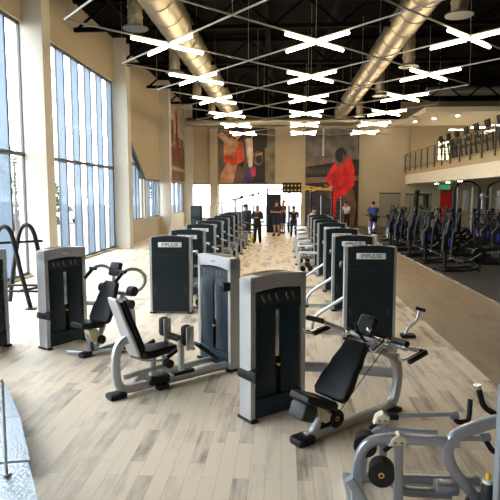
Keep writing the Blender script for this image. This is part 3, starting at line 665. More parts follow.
# ---- rows of weight machines seen from behind
def row_machine(kind, side, reach=1.0):
    """origin at the tower's left rear corner as seen from the camera; user side faces +Y"""
    m = thing('weight_machine', (0, 0, 0), 0, 'x', 'gym machine')
    M = Matrix.Translation((.77, .18, 0)) @ Matrix.Rotation(PI, 4, 'Z')
    tower(m, M)
    sx_ = (lambda x: x) if side < 0 else (lambda x: .77 - x * (reach if x < 0 else 1))      # side -1: frame reaches to -X
    MB().tube([(.385, .18, .04), (.385, 1.45, .04)], .03, .035).build('base_rail', silver, m)
    MB().tube([(sx_(-.46), .35, .04), (sx_(.1), .35, .04), (sx_(.38), .35, .04)], .025, .03).build('base_crossbar', silver, m)
    MB().box((sx_(-.48), .35, .025), (.13, .1, .05), bev=.015).build('foot', black, m)
    if kind == 1:
        MB().tube([(sx_(.02), .15, .62), (sx_(-.36), .34, .32), (sx_(-.45), .35, .2), (sx_(-.46), .35, .05)], .028, fil=.1).build('bent_arm', silver, m)
    else:
        MB().tube([(sx_(.03), .2, .60), (sx_(-.46), .35, .60), (sx_(-.48), .35, .05)], .035, .03, fil=.05).build('side_frame', silverw, m)
        MB().tube([(sx_(.03), .5, .82), (sx_(-.38), .5, .82)], .022, .03).tube([(sx_(-.5), .6, .95), (sx_(-.1), .9, .98)], .02).build('upper_frame', silver, m)
        for (a, z) in ((-.15, .12), (-.36, .12), (-.24, .24)): MB().cyl((sx_(a), .45, z), (sx_(a), .75, z), .075, n=16).build('roller', black, m)
        MB().box((sx_(-.2), .6, .45), (.3, .3, .08), bev=.03).build('side_pad', greyp, m)
    b = MB(); b.box((.385, .85, .48), (.34, .4, .08), bev=.03); b.build('seat', vinyl, m)
    b = MB(); b.box((.385, 1.15, .85), (.3, .08, .6), (R(-12), 0, 0), .03); b.build('back_pad', vinyl, m)
    MB().tube([(.385, .85, .06), (.385, .85, .46)], .03, .03).tube([(.385, 1.4, .06), (.385, 1.22, 1.0)], .03, .03).build('seat_post', silver, m)
    for s in (-1, 1):
        a = MB().tube([(.385 + .1 * s, 1.2, 1.0), (.385 + .32 * s, 1.15, 1.05), (.385 + .36 * s, .8, 1.02)], .02, fil=.08).build('press_arm', silver, m)
        MB().cyl((.385 + .36 * s, .8, 1.02), (.385 + .36 * s, .68, 1.0), .024, n=10).build('grip', black, a)
    return m
ordn = ['nearest', 'second', 'third', 'fourth', 'fifth', 'sixth', 'seventh', 'eighth']
r1 = row_machine(1, -1); r2 = row_machine(2, -1)
ys = [8.1, 10.1, 12.15, 14.5, 16.4, 18.3, 20.2]
for i, y in enumerate(ys):
    lb = 'dark weight tower seen from behind, %s of the row right of the aisle' % (ordn[i] if i < 6 else 'farthest')
    src = r1 if i < 3 else r2
    if i in (0, 3): src.location = (.93, y, 0); src['label'] = lb; src['group'] = 'weight machines in the right row'
    else: dup(src, None, (.93, y, 0), 0, lb)
# the low curved handle that stands out to the right of the first one
MB().tube([(.7, .6, .05), (1.0, .3, .16), (1.12, .15, .36), (1.2, .12, .48)], .02, fil=.1).build('curved_lever', silver, r1) if False else None
r3 = row_machine(2, 1, .45)
ys = [9.72, 11.5, 13.75, 15.5, 17.4, 19.3, 21.2, 22.8]
for i, y in enumerate(ys):
    lb = 'dark weight tower seen from behind, %s of the row by the left windows' % (ordn[i] if i < 7 else 'farthest')
    x = -2.5 if i > 1 else -2.44
    if i == 0: r3.location = (x, y, 0); r3['label'] = lb; r3['group'] = 'weight machines in the left row'
    else: dup(r3, None, (x, y, 0), 0, lb)
lv = thing('exercise_lever', (1.95, 8.3, 0), 0, 'low curved silver lever with black grip right of the nearest right-row tower', 'gym machine')
MB().b2(-.12, .1, -.08, .08, 0, .05, .015).build('base', black, lv)
MB().tube([(-.05, 0, .04), (-.02, 0, .14), (.12, 0, .26), (.16, 0, .44)], .022, fil=.08).build('lever', silver, lv)
MB().cyl((.10, 0, .46), (.24, -.02, .42), .027, n=12).build('grip', black, lv)

# ---- machine cut off at the lower right
m = thing('leg_press_machine', (1.0, 3.7, 0), 0, 'large blue-grey tube frame machine with two black-handled arms in the lower right corner', 'gym machine')
sg = mat('blue_grey_paint', (.33, .36, .42), .3, .6, noise=.05, nscale=4)
o_ = Vector((1.0, 3.7, 0)); v_ = lambda *p: tuple(Vector(p) - o_)
MB().tube([v_(.52, 3.6, .03), v_(.52, 3.6, .36), v_(.58, 3.6, .50), v_(.72, 3.6, .54), v_(1.2, 3.6, .52)], .032, .032, fil=.1).build('arch_frame', sg, m)
MB().tube([v_(1.75, 3.65, .74), v_(1.3, 3.62, .62), v_(1.13, 3.6, .54), v_(1.13, 3.6, .38), v_(1.32, 3.6, .14), v_(1.42, 3.6, .04)], .037, .035, fil=.12).build('spine_frame', sg, m)
MB().tube([v_(.77, 3.98, .03), v_(.77, 3.98, .49)], .028, .028).build('upright', sg, m); MB().tube([v_(.81, 3.6, .04), v_(.80, 3.6, .49)], .03, .03).build('upright', sg, m)
MB().tube([v_(.62, 3.98, .05), v_(.64, 3.98, .34), v_(.72, 3.98, .42), v_(1.15, 3.9, .44)], .025, .025, fil=.08).build('rear_frame', sg, m)
MB().tube([v_(.75, 3.75, .2), v_(.85, 3.7, .1), v_(1.2, 3.7, .09)], .028, .028, fil=.06).build('lower_bar', sg, m)
MB().tube([v_(.45, 3.45, .32), v_(.62, 3.45, .04)], .028, .028).build('brace', sg, m)
MB().tube([v_(.45, 3.6, .035), v_(1.75, 3.6, .035)], .03, .035).tube([v_(.6, 4.0, .035), v_(1.5, 4.0, .035)], .03, .03).tube([v_(.5, 3.4, .035), v_(.5, 4.0, .035)], .03, .03).build('base_frame', sg, m)
MB().box(v_(1.17, 3.72, .13), (.16, .12, .08), bev=.02).build('bracket', sg, m)
for (x, y, z, lab) in ((.64, 3.98, .34, 0), (.68, 3.55, .35, 1)):
    d_ = MB().cyl(v_(x, y, z), v_(x - .02, y - .11, z), .085, n=28).build('roller', black, m)
    MB().tube([v_(x - .02 + .016 * math.cos(R(a)), y - .112, z + .016 * math.sin(R(a))) for a in range(0, 361, 30)], .004, n=6).build('roller_hub', gold, d_)
for (y, x0, x1, z, hx) in ((3.98, .76, 1.29, .51, 1.27), (3.6, .80, 1.38, .52, 1.34)):
    a = MB().cyl(v_(x0, y, z + .02), v_(x1, y, z + .05 - (.02 if y < 3.8 else 0)), .015, n=12).build('lever_arm', sg, m)
    MB().cyl(v_(x1 - .03, y, z + .035), v_(x1 + .03, y, z + .045), .026, n=16).build('end_cap', greyp, a)
    j = MB().prism([(x0 - .07 - 1, z - .03), (x0 - .05 - 1, z + .03), (x0 - 1, z + .06), (x0 + .05 - 1, z + .03), (x0 + .05 - 1, z - .02)], y - 3.7 - .04, y - 3.7 + .04, 'Y', bev=.01).build('joint_cover', cream, m)
    for q in (-.03, .015): MB().cyl(v_(x0 + q, y - .046, z + .0), v_(x0 + q, y - .038, z + .0), .010, n=10).build('bolt', greyp, j)
    MB().box(v_(x0 + .08, y, z + .02), (.08, .045, .045), bev=.01).tube([v_(x0 - .03, y, z - .02), v_(x0 - .1, y - .02, z - .07)], .016).build('damper', black, m)
    MB().tube([v_(x1, y, z + .03), v_(x1 + .02, y - .0, z - .01), v_(x1 + .06, y - .0, z - .04 + (.03 if y > 3.8 else -.03)), v_(x1 + .11, y - .0, z + (.0 if y > 3.8 else -.03)), v_(x1 + .12, y + .02, z + .16)], .019, fil=.06).build('handle', black, m)
MB().tube([v_(1.62, 3.98, .55), v_(1.5, 3.98, .62), v_(1.46, 3.98, .76)], .022, fil=.05).build('rear_handle', black, m)
MB().cyl(v_(1.452, 3.98, .76), v_(1.448, 3.98, .79), .028, n=14).build('handle_cap', steel, m)
MB().b2(*[a for a in (.30, .62)], *(-.28, -.0), .04, .12, .02).build('foot_platform', black, m)
MB().b2(.27, .68, -.33, -.06, .04, .12, .02).build('side_tray', black, m)
bo = thing('water_bottle', (1.37, 3.5, .122), 0, 'dark sports bottle with yellow spout standing on the lower right machine', 'bottle')
MB().cyl((0, 0, 0), (0, 0, .13), .045, .04, n=20).cyl((0, 0, .13), (0, 0, .17), .04, .03, n=20).build('body', darkgrey, bo)
MB().cyl((0, 0, .17), (0, 0, .195), .034, n=20).build('cap', white, bo); MB().cyl((0, 0, .195), (0, 0, .24), .016, .012, n=12).build('spout', yellow, bo)

# ---- black frame with two loops behind the first towers
m = thing('dip_station', (-4.9, 10.0, 0), 0, 'black tube frame with two hooped tops standing by the left column', 'gym machine')
for (y, xl) in ((-.1, -.15), (.45, .02)):
    MB().tube([(xl - .62, y, .04), (xl - .52, y, .7), (xl - .40, y, 1.3), (xl - .34, y, 1.5), (xl - .25, y, 1.6), (xl - .13, y, 1.57), (xl - .06, y, 1.42), (xl + .08, y, .7), (xl + .24, y, .03)], .043, fil=.1).build('hoop', blackm, m)
    MB().b2(xl + .16, xl + .34, y - .06, y + .06, 0, .025).build('foot', black, m)
for z, dx in ((1.27, 0), (.42, .0), (.3, 0)):
    MB().tube([(-.55, .17 if z < 1 else -.1, z), (.12 + dx, .17 if z < 1 else .45, z)], .025).build('crossbar', blackm, m)
MB().tube([(-.1, -.1, .36), (.15, .45, .36)], .025).build('side_bar', blackm, m); MB().tube([(-.7, -.1, .36), (-.55, .45, .36)], .025).build('side_bar', blackm, m)

# ---- metal stair treads and baluster at the left edge, post at the right edge
st = mat('tread_plate_metal', (.40, .45, .50), .38, .7, noise=.25, nscale=45, bump=.9)
def tread(pts, z0, z1, lb):
    t = thing('stair_tread', (pts[0][0], pts[0][1], z0), 0, lb, 'stair tread', 'metal stair treads')
    MB().prism([(x - pts[0][0], y - pts[0][1]) for x, y in pts], z1 - z0 - .012, z1 - z0, 'Z').build('tread_plate', st, t, False)
    MB().prism([(x - pts[0][0], y - pts[0][1]) for x, y in pts], 0, z1 - z0 - .012, 'Z').build('riser', greyp, t, False)
tread([(-3.02, 5.55), (-2.42, 4.68), (-4.4, 4.2), (-4.6, 5.0)], 0, .15, 'bright tread-plate step at the left edge, the one farthest from the camera')
tread([(-2.41, 4.66), (-1.94, 3.88), (-4.0, 3.4), (-4.4, 4.18)], 0, .155, 'bright tread-plate step at the left edge, just before the dark gap')
tread([(-1.80, 3.57), (-1.2, 2.6), (-3.6, 2.0), (-3.9, 3.05)], 0, .30, 'raised tread-plate step in the lower left picture corner')
bl = thing('baluster', (-1.86, 3.38, .30), 0, 'thin pale upright post at the lower left edge above the steps', 'post')
MB().cyl((0, 0, 0), (0, 0, .66), .011, n=10).build('rod', silverw, bl); MB().cyl((0, 0, 0), (0, 0, .02), .03, n=12).build('base', silverw, bl)
MB().tube([(0, 0, .66), (-.8, .1, .66)], .015).build('top_rail', silverw, bl)
bl = thing('handrail_post', (1.035, 2.52, 0), 0, 'grey upright post at the lower right picture edge', 'post')
MB().b2(-.012, .03, -.03, .03, .02, 1.31, .004).build('upright', greyp, bl); MB().b2(-.06, .08, -.07, .07, 0, .02, .004).build('base', greyp, bl)

# ---- white cable column at the right edge, on the rubber floor
m = thing('cable_column', (5.36, 13.1, .012), 0, 'white cable machine column at the right picture edge on the black floor', 'gym machine')
MB().b2(-.05, .07, -.08, .08, .04, 2.4, .01).build('column', silverw, m); MB().b2(-.1, .7, -.3, .3, 0, .05, .01).build('base_plate', darkgrey, m)
MB().b2(.07, .8, -.04, .04, 2.3, 2.4, .01).build('top_beam', silverw, m)
for z in (1.35, 1.85, 2.1): MB().cyl((-.2, 0, z), (.02, 0, z), .02, n=8).build('peg', steel, m)
MB().b2(.3, .6, -.1, .1, .05, 1.3, .01).build('weight_stack', black, m)

# ---------------------------------------------------------------- cardio machines on the rubber floor
def cross_trainer():
    m = thing('cross_trainer', (0, 0, 0), 0, 'x', 'gym machine')
    MB().tube([(-.62, -.28, .04), (.1, -.28, .04), (.5, -.22, .08), (.6, -.1, .2)], .035, fil=.12).tube([(-.62, .28, .04), (.1, .28, .04), (.5, .22, .08), (.6, .1, .2)], .035, fil=.12).tube([(-.55, -.35, .04), (-.55, .35, .04)], .03).tube([(.45, -.35, .04), (.45, .35, .04)], .03).build('base_frame', blackm, m)
    MB().cyl((.58, -.07, .42), (.58, .07, .42), .22, n=28).build('flywheel_housing', vinyl, m); MB().cyl((.58, -.08, .42), (.58, .08, .42), .08, n=20).build('wheel_cover', darkgrey, m)
    MB().tube([(-.4, 0, .05), (-.42, 0, .8), (-.3, 0, 1.45)], .05, fil=.2).tube([(-.42, 0, .5), (.5, 0, .45)], .04).build('upright', blackm, m)
    MB().prism([(-.50, .55), (-.2, .62), (-.1, .95), (-.3, 1.2), (-.5, 1.0)], -.07, .07, 'Y', bev=.03).build('shroud', blackm, m); MB().b2(-.36, -.26, -.078, .078, .7, .95, .02).build('side_badge', blue, m)
    MB().box((-.27, 0, 1.52), (.07, .34, .24), (0, R(-20), 0), .02).build('console', vinyl, m)
    for s in (-1, 1):
        MB().tube([(-.38, .3 * s, .42), (-.34, .3 * s, 1.1), (-.2, .28 * s, 1.4), (-.14, .28 * s, 1.68)], .022, fil=.1).build('swing_handle', darkgrey, m)
        MB().box((.1, .2 * s, .34 + .07 * s), (.42, .14, .05), (0, R(6 * s), 0), .02).build('pedal', black, m)
        MB().tube([(-.4, .28 * s, .4), (.1, .24 * s, .31 + .07 * s), (.58, .15 * s, .5)], .024).build('pedal_arm', steel, m)
    return m
def spin_bike():
    m = thing('exercise_bike', (0, 0, 0), 0, 'x', 'gym machine')
    MB().tube([(-.5, -.25, .035), (-.5, .25, .035)], .035).tube([(.5, -.25, .035), (.5, .25, .035)], .035).tube([(-.5, 0, .05), (-.1, 0, .3), (.5, 0, .05)], .035, fil=.1).build('base_frame', blackm, m)
    MB().cyl((.32, -.025, .38), (.32, .025, .38), .24, n=28).build('flywheel', steel, m)
    MB().tube([(.32, 0, .36), (.38, 0, .75), (.34, 0, 1.08)], .035, fil=.1).tube([(-.1, 0, .3), (-.28, 0, .9)], .035).tube([(-.1, 0, .32), (.38, 0, .72)], .04).build('frame', blue, m)
    MB().prism([(-.44, .90), (-.16, .91), (-.10, .94), (-.14, .98), (-.46, 1.0)], -.10, .10, 'Y', bev=.02).build('seat', vinyl, m)
    MB().tube([(.34, 0, 1.08), (.36, .2, 1.12), (.56, .22, 1.16)], .017, fil=.05).tube([(.34, 0, 1.08), (.36, -.2, 1.12), (.56, -.22, 1.16)], .017, fil=.05).build('handlebar', black, m)
    MB().box((.36, 0, 1.18), (.04, .18, .12), (0, R(-25), 0), .01).build('console', darkgrey, m)
    for s in (-1, 1):
        MB().tube([(0, .1 * s, .36), (.12 * s, .13 * s, .36 - .12 * s)], .014).build('crank', steel, m); MB().box((.12 * s, .19 * s, .36 - .12 * s), (.1, .1, .03), bev=.008).build('pedal', black, m)
    return m
ct = cross_trainer(); sb = spin_bike()
cpos = [(5.05, 15.75, 8), (4.95, 17.6, 15), (4.9, 19.4, 8), (4.85, 21.35, 8), (4.95, 23.2, 14), (6.4, 17.3, 170), (6.6, 18.7, 175), (6.75, 21.3, 10), (6.8, 23.2, 12), (6.8, 25.3, 8), (5.7, 27.4, 20), (7.1, 27.4, 10), (5.6, 24.2, 12), (5.6, 22.3, 10), (5.6, 20.4, 12), (7.6, 24.6, 10)]
where = ['nearest the brown walkway at the front', 'second in the front row by the walkway', 'third in the front row by the walkway', 'fourth in the front row by the walkway', 'fifth in the front row by the walkway', 'nearest in the second row on the black floor', 'second in the second row on the black floor', 'third in the second row on the black floor', 'fourth in the second row on the black floor', 'farthest in the second row on the black floor', 'at the back near the beige wall, left one', 'at the back near the beige wall, right one', 'squeezed between the first two rows, farthest', 'squeezed between the first two rows, middle', 'squeezed between the first two rows, nearest', 'behind the second row beside the lifting rack']
for i, (x, y, a) in enumerate(cpos):
    lb = 'black and blue cross trainer ' + where[i]
    if i == 0: ct.location = (x, y, .012); ct.rotation_euler = (0, 0, R(a)); ct['label'] = lb; ct['group'] = 'cross trainers on the black floor'
    else: dup(ct, None, (x, y, .012), R(a), lb)
bpos = [(4.95, 25.2, 100), (4.55, 28.1, 95), (5.1, 30.2, 100), (6.3, 30.0, 92), (7.6, 30.2, 80), (7.6, 26.0, 95), (7.9, 18.8, 80), (8.1, 20.9, 95), (8.0, 22.4, 92), (4.3, 26.6, 85), (5.5, 26.0, 85)]
bw = ['front left of the cross trainers, last by the walkway', 'ridden by the cyclist in blue', 'in the back row, left one', 'in the back row, middle one', 'in the back row, right one', 'behind the third row, in front of the cable machines', 'front one of the third row', 'second one of the third row', 'third one of the third row', 'nearest the aisle in front of the cyclist', 'in front of the cyclist, the right-hand one of two']
for i, (x, y, a) in enumerate(bpos):
    lb = 'blue and black exercise bike ' + bw[i]
    if i == 0: sb.location = (x, y, .012); sb.rotation_euler = (0, 0, R(a)); sb['label'] = lb; sb['group'] = 'exercise bikes on the black floor'
    else: dup(sb, None, (x, y, .012), R(a), lb)

# cable machines under the mezzanine
def cable_machine(loc, w, lb):
    m = thing('cable_machine', loc, 0, lb, 'gym machine')
    for x in (0, w): MB().b2(x - .06, x + .06, -.06, .06, .04, 2.5).build('column', darkgrey, m)
    MB().tube([(0, 0, 2.45), (.1, 0, 2.6)] + [(w * t, 0, 2.62 + .16 * math.sin(PI * t)) for t in (.25, .4, .5, .6, .75)] + [(w - .1, 0, 2.6), (w, 0, 2.45)], .04, .03).build('arched_top', blackm, m)
    MB().b2(-.1, w + .1, -.35, .35, 0, .05).build('base_frame', blackm, m)
    for x in (.22, w - .22):
        MB().b2(x - .05, x + .15, .02, .1, .1, 1.5).build('weight_stack', black, m); MB().cyl((x - .09, 0, .05), (x - .09, 0, 2.5), .045, n=10).build('guide_column', silverw, m)
    MB().tube([(.1, -.12, 1.25), (w * .5, -.2, 1.3), (w - .1, -.12, 1.25)], .02).build('pull_bar', steel, m)
    MB().box((w * .5, .1, 1.9), (.2, .05, .9)).build('centre_panel', silverw, m)
    return m
cable_machine((8.15, 26.4, .012), 1.15, 'arched black cable machine with pale columns right of the red door')
cable_machine((9.75, 26.6, .012), 1.2, 'arched black cable machine at the right edge, under the mezzanine')
sm = thing('smith_machine', (8.6, 24.0, .012), 0, 'silver-topped lifting rack in front of the cable machines', 'gym machine')
for x in (0, 1.7): MB().cyl((x, 0, 0), (x, 0, 2.12), .035, n=10).build('upright', steel, sm)
MB().tube([(-.1, 0, 2.08), (1.9, 0, 2.05)], .035).build('top_bar', silverw, sm); MB().ball((0, 0, 2.12), .11).build('pulley_head', silverw, sm)
[MB().b2(a, a + .2, -.5, .5, 0, .06).build('foot', blackm, sm) for a in (-.1, 1.6)]; MB().cyl((-.25, -.1, 1.3), (1.95, -.1, 1.3), .016, n=8).build('barbell', steel, sm)
for x in (-.2, 1.9): MB().cyl((x - .04, -.1, 1.3), (x + .04, -.1, 1.3), .2, n=20).build('plate', black, sm)
# dumbbell rack with dumbbells
rk = thing('dumbbell_rack', (6.9, 19.9, .012), R(8), 'black two-tier dumbbell rack on the black floor near the right edge', 'rack')
for x in (0, 1.6): MB().tube([(x, -.3, .03), (x, .3, .03)], .03).tube([(x, -.1, .03), (x, .1, 1.5)], .035).build('side_frame', blackm, rk)
for z, y in ((.5, -.12), (1.0, -.02)): MB().box((.8, y, z), (1.6, .3, .03), (R(18), 0, 0)).build('shelf', blackm, rk)
MB().tube([(0, .1, 1.45), (1.6, .1, 1.45)], .03).build('top_bar', blackm, rk)
rkm = Matrix.Translation((6.9, 19.9, .012)) @ Matrix.Rotation(R(8), 4, 'Z')
db0 = None; tier = {0: 'lower', 1: 'upper'}; pw = ['first', 'second', 'third', 'fourth', 'fifth', 'last']
for t in (0, 1):
    for k in range(6):
        p = rkm @ Vector((.16 + .26 * k, -.12 + .10 * t, .63 + .5 * t)); lb = 'black dumbbell on the %s shelf of the rack, %s from the left' % (tier[t], pw[k])
        if db0 is None:
            db0 = thing('dumbbell', p, R(8), lb, 'dumbbell', 'dumbbells on the rack'); MB().cyl((0, -.07, 0), (0, .07, 0), .015, n=8).build('handle', steel, db0)
            for s in (-1, 1): MB().cyl((0, .06 * s, 0), (0, .13 * s, 0), .055, n=10).build('weight_head', black, db0)
        else: dup(db0, None, p, R(8), lb)
# black bench-like frames, padded posts in front of the second window panel
pp = thing('boxing_frame', (7.55, 31.5, .012), 0, 'black padded frame with two uprights before the grey wall panel', 'gym machine')
MB().cyl((0, 0, .05), (.05, 0, 2.1), .13, .15, n=14).ball((.1, 0, 2.3), .15).build('padded_post', black, pp)
MB().cyl((.62, 0, .05), (.6, 0, 2.15), .15, .16, n=14).build('padded_post', black, pp); MB().tube([(.05, 0, 2.15), (.62, 0, 2.15)], .05).build('crossbar', blackm, pp); MB().b2(-.2, .85, -.3, .3, 0, .05).build('base', blackm, pp)

# treadmills on the mezzanine
tm = None
for i, (x, y) in enumerate([(9.0, 31.6), (9.0, 30.2), (9.0, 28.8), (9.0, 27.4), (9.0, 26.0), (9.0, 24.6), (9.0, 23.2), (9.0, 21.8)]):
    lb = 'black treadmill on the mezzanine behind the railing, %s from the far end' % (['first', 'second', 'third', 'fourth', 'fifth', 'sixth', 'seventh', 'eighth'][i])
    if tm is None:
        tm = thing('treadmill', (x, y, 3.46), 0, lb, 'treadmill', 'treadmills on the mezzanine')
        MB().b2(-.1, 1.7, -.38, .38, .02, .2, .03).build('deck', blackm, tm); MB().b2(.15, 1.6, -.24, .24, .2, .215).build('belt', black, tm)
        for s in (-1, 1):
            MB().tube([(.15, .36 * s, .2), (.0, .36 * s, 1.35)], .04).build('upright', darkgrey, tm)
            MB().tube([(.0, .36 * s, 1.2), (.5, .36 * s, 1.15)], .025).build('handrail', black, tm)
        MB().box((-.02, 0, 1.42), (.14, .8, .2), (0, R(-25), 0), .03).build('console', darkgrey, tm)
        MB().box((-.1, 0, 1.80), (.06, .62, .38), (0, R(-12), 0), .02).build('screen', black, tm); MB().tube([(-.03, 0, 1.5), (-.09, 0, 1.7)], .04).build('screen_stem', blackm, tm)
    else: dup(tm, None, (x, y, 3.46), 0, lb)

# ---------------------------------------------------------------- far equipment behind the rows
rig = thing('training_rig', (-.9, 31.2, 0), 0, 'yellow and black overhead training rig in front of the far glass wall', 'gym machine')
for x in (0, 1.25, 2.5, 3.7): MB().b2(x - .05, x + .05, -.05, .05, 0, 2.5).build('post', blackm, rig)
MB().b2(0, 3.7, -.04, .04, 2.42, 2.52).build('beam', yellow, rig)
bp = MB().b2(.85, 1.95, -.07, -.03, 2.25, 2.85).build('perforated_panel', blackm, rig); h = MB()
for a in range(5):
    for b_ in range(2): h.cyl((.98 + .21 * a, -.08, 2.42 + .26 * b_), (.98 + .21 * a, -.07, 2.42 + .26 * b_), .05, n=12)
h.build('ring', yellow, bp)
MB().tube([(1.95, -.05, 2.4), (2.3, -.08, 2.62), (2.6, -.1, 2.35), (3.0, -.08, 2.6), (3.3, -.1, 2.4), (3.7, -.05, 2.62)], .035, fil=.1).tube([(1.95, -.05, 2.7), (2.6, -.1, 2.6), (3.7, -.05, 2.4)], .03).build('rope', mat('tan_rope', (.6, .42, .14), .8, noise=.2, nscale=20), rig)
MB().b2(0.05, .8, -.3, .3, .0, 2.2, .02).build('black_cabinet', vinyl, rig)
rk2 = thing('storage_rack', (2.15, 30.5, 0), 0, 'black open shelf rack left of the red tracksuit poster', 'rack')
for x in (0, 1.1): MB().b2(x - .03, x + .03, -.2, .2, 0, 2.1).build('post', blackm, rk2)
for z in (.4, .9, 1.4, 1.9): MB().b2(0, 1.1, -.2, .2, z, z + .03).build('shelf', blackm, rk2)
def small_cable(loc, rz, lb, tall=1.9):
    m = thing('cable_machine', loc, rz, lb, 'gym machine')
    for x in (0, .7): MB().b2(x - .04, x + .04, -.05, .05, 0, tall).build('column', silverw, m)
    MB().tube([(-.3, 0, tall - .25), (.35, 0, tall), (1.0, 0, tall + .12)], .04, .03).build('top_arm', silverw, m); MB().b2(.15, .55, 0, .12, .05, 1.2).build('weight_stack', darkgrey, m)
    MB().b2(-.3, 1.0, -.4, .4, 0, .05).build('base', blackm, m); MB().tube([(-.3, 0, tall - .25), (-.35, 0, .9)], .02).build('cable_bar', steel, m); MB().ball((1.0, 0, tall + .14), .09).build('pulley', black, m)
    MB().box((1.1, -.3, .5), (.5, .35, .08), bev=.02).build('seat', vinyl, m); MB().tube([(1.1, -.3, .04), (1.1, -.3, .48)], .03).build('seat_post', silver, m)
small_cable((-3.1, 27.5, 0), 0, 'silver pull-down machine beyond the left row, nearest of the three at the glass wall')
small_cable((-2.7, 30.5, 0), R(5), 'silver pull-down machine beyond the left row, middle of the three at the glass wall', 2.0)
small_cable((-2.5, 33.5, 0), 0, 'silver pull-down machine beyond the left row, farthest of the three at the glass wall', 2.1)
m = thing('gym_kiosk', (-3.15, 19.6, 0), R(-4), 'tall dark cabinet machine standing behind the left row by the windows', 'gym machine')
MB().b2(-.18, .18, -.12, .12, 0, 1.3, .01).build('pedestal', navyb, m); MB().b2(-.2, .2, -.1, .1, 1.15, 1.78, .02).build('cabinet', navyb, m); MB().b2(-.17, .17, -.11, -.1, 1.42, 1.72).build('panel', darkgrey, m); MB().cyl((0, 0, 1.78), (0, 0, 1.95), .015, n=8).build('stem', blackm, m)
for k, (x, y, lb) in enumerate([(-1.38, 24.5, 'yellow kettlebell on the aisle floor beside the left row, front one'), (-1.35, 25.0, 'yellow kettlebell on the aisle floor beside the left row, rear one')]):
    kb = thing('kettlebell', (x, y, 0), 0, lb, 'kettlebell', 'yellow kettlebells'); MB().ball((0, 0, .13), .13, (1, 1, .95)).build('weight', yellow, kb); MB().tube([(-.07, 0, .22), (-.08, 0, .33), (.08, 0, .33), (.07, 0, .22)], .017, fil=.04).build('handle', yellow, kb)
for k, (x, y, lb) in enumerate([(-.1, 33, 'dark flat bench on the light floor near the far glass'), (-2.0, 26.4, 'dark flat bench between the left row and the people')]):
    bn = thing('bench', (x, y, 0), R(10), lb, 'bench'); MB().box((0, 0, .45), (1.2, .3, .08), bev=.03).build('pad', blue if k == 0 else vinyl, bn); MB().tube([(-.4, 0, .42), (-.4, 0, .04)], .03).tube([(.4, 0, .42), (.4, 0, .04)], .03).tube([(-.4, -.25, .03), (-.4, .25, .03)], .03).tube([(.4, -.25, .03), (.4, .25, .03)], .03).build('frame', blackm, bn)
cu = tag(MB().cyl((0, 0, 0), (0, 0, .38), .12, .15, n=16).build('bin', white, loc=(4.15, 24.6, .0)), 'small white bin on the floor in front of the bikes', 'bin')

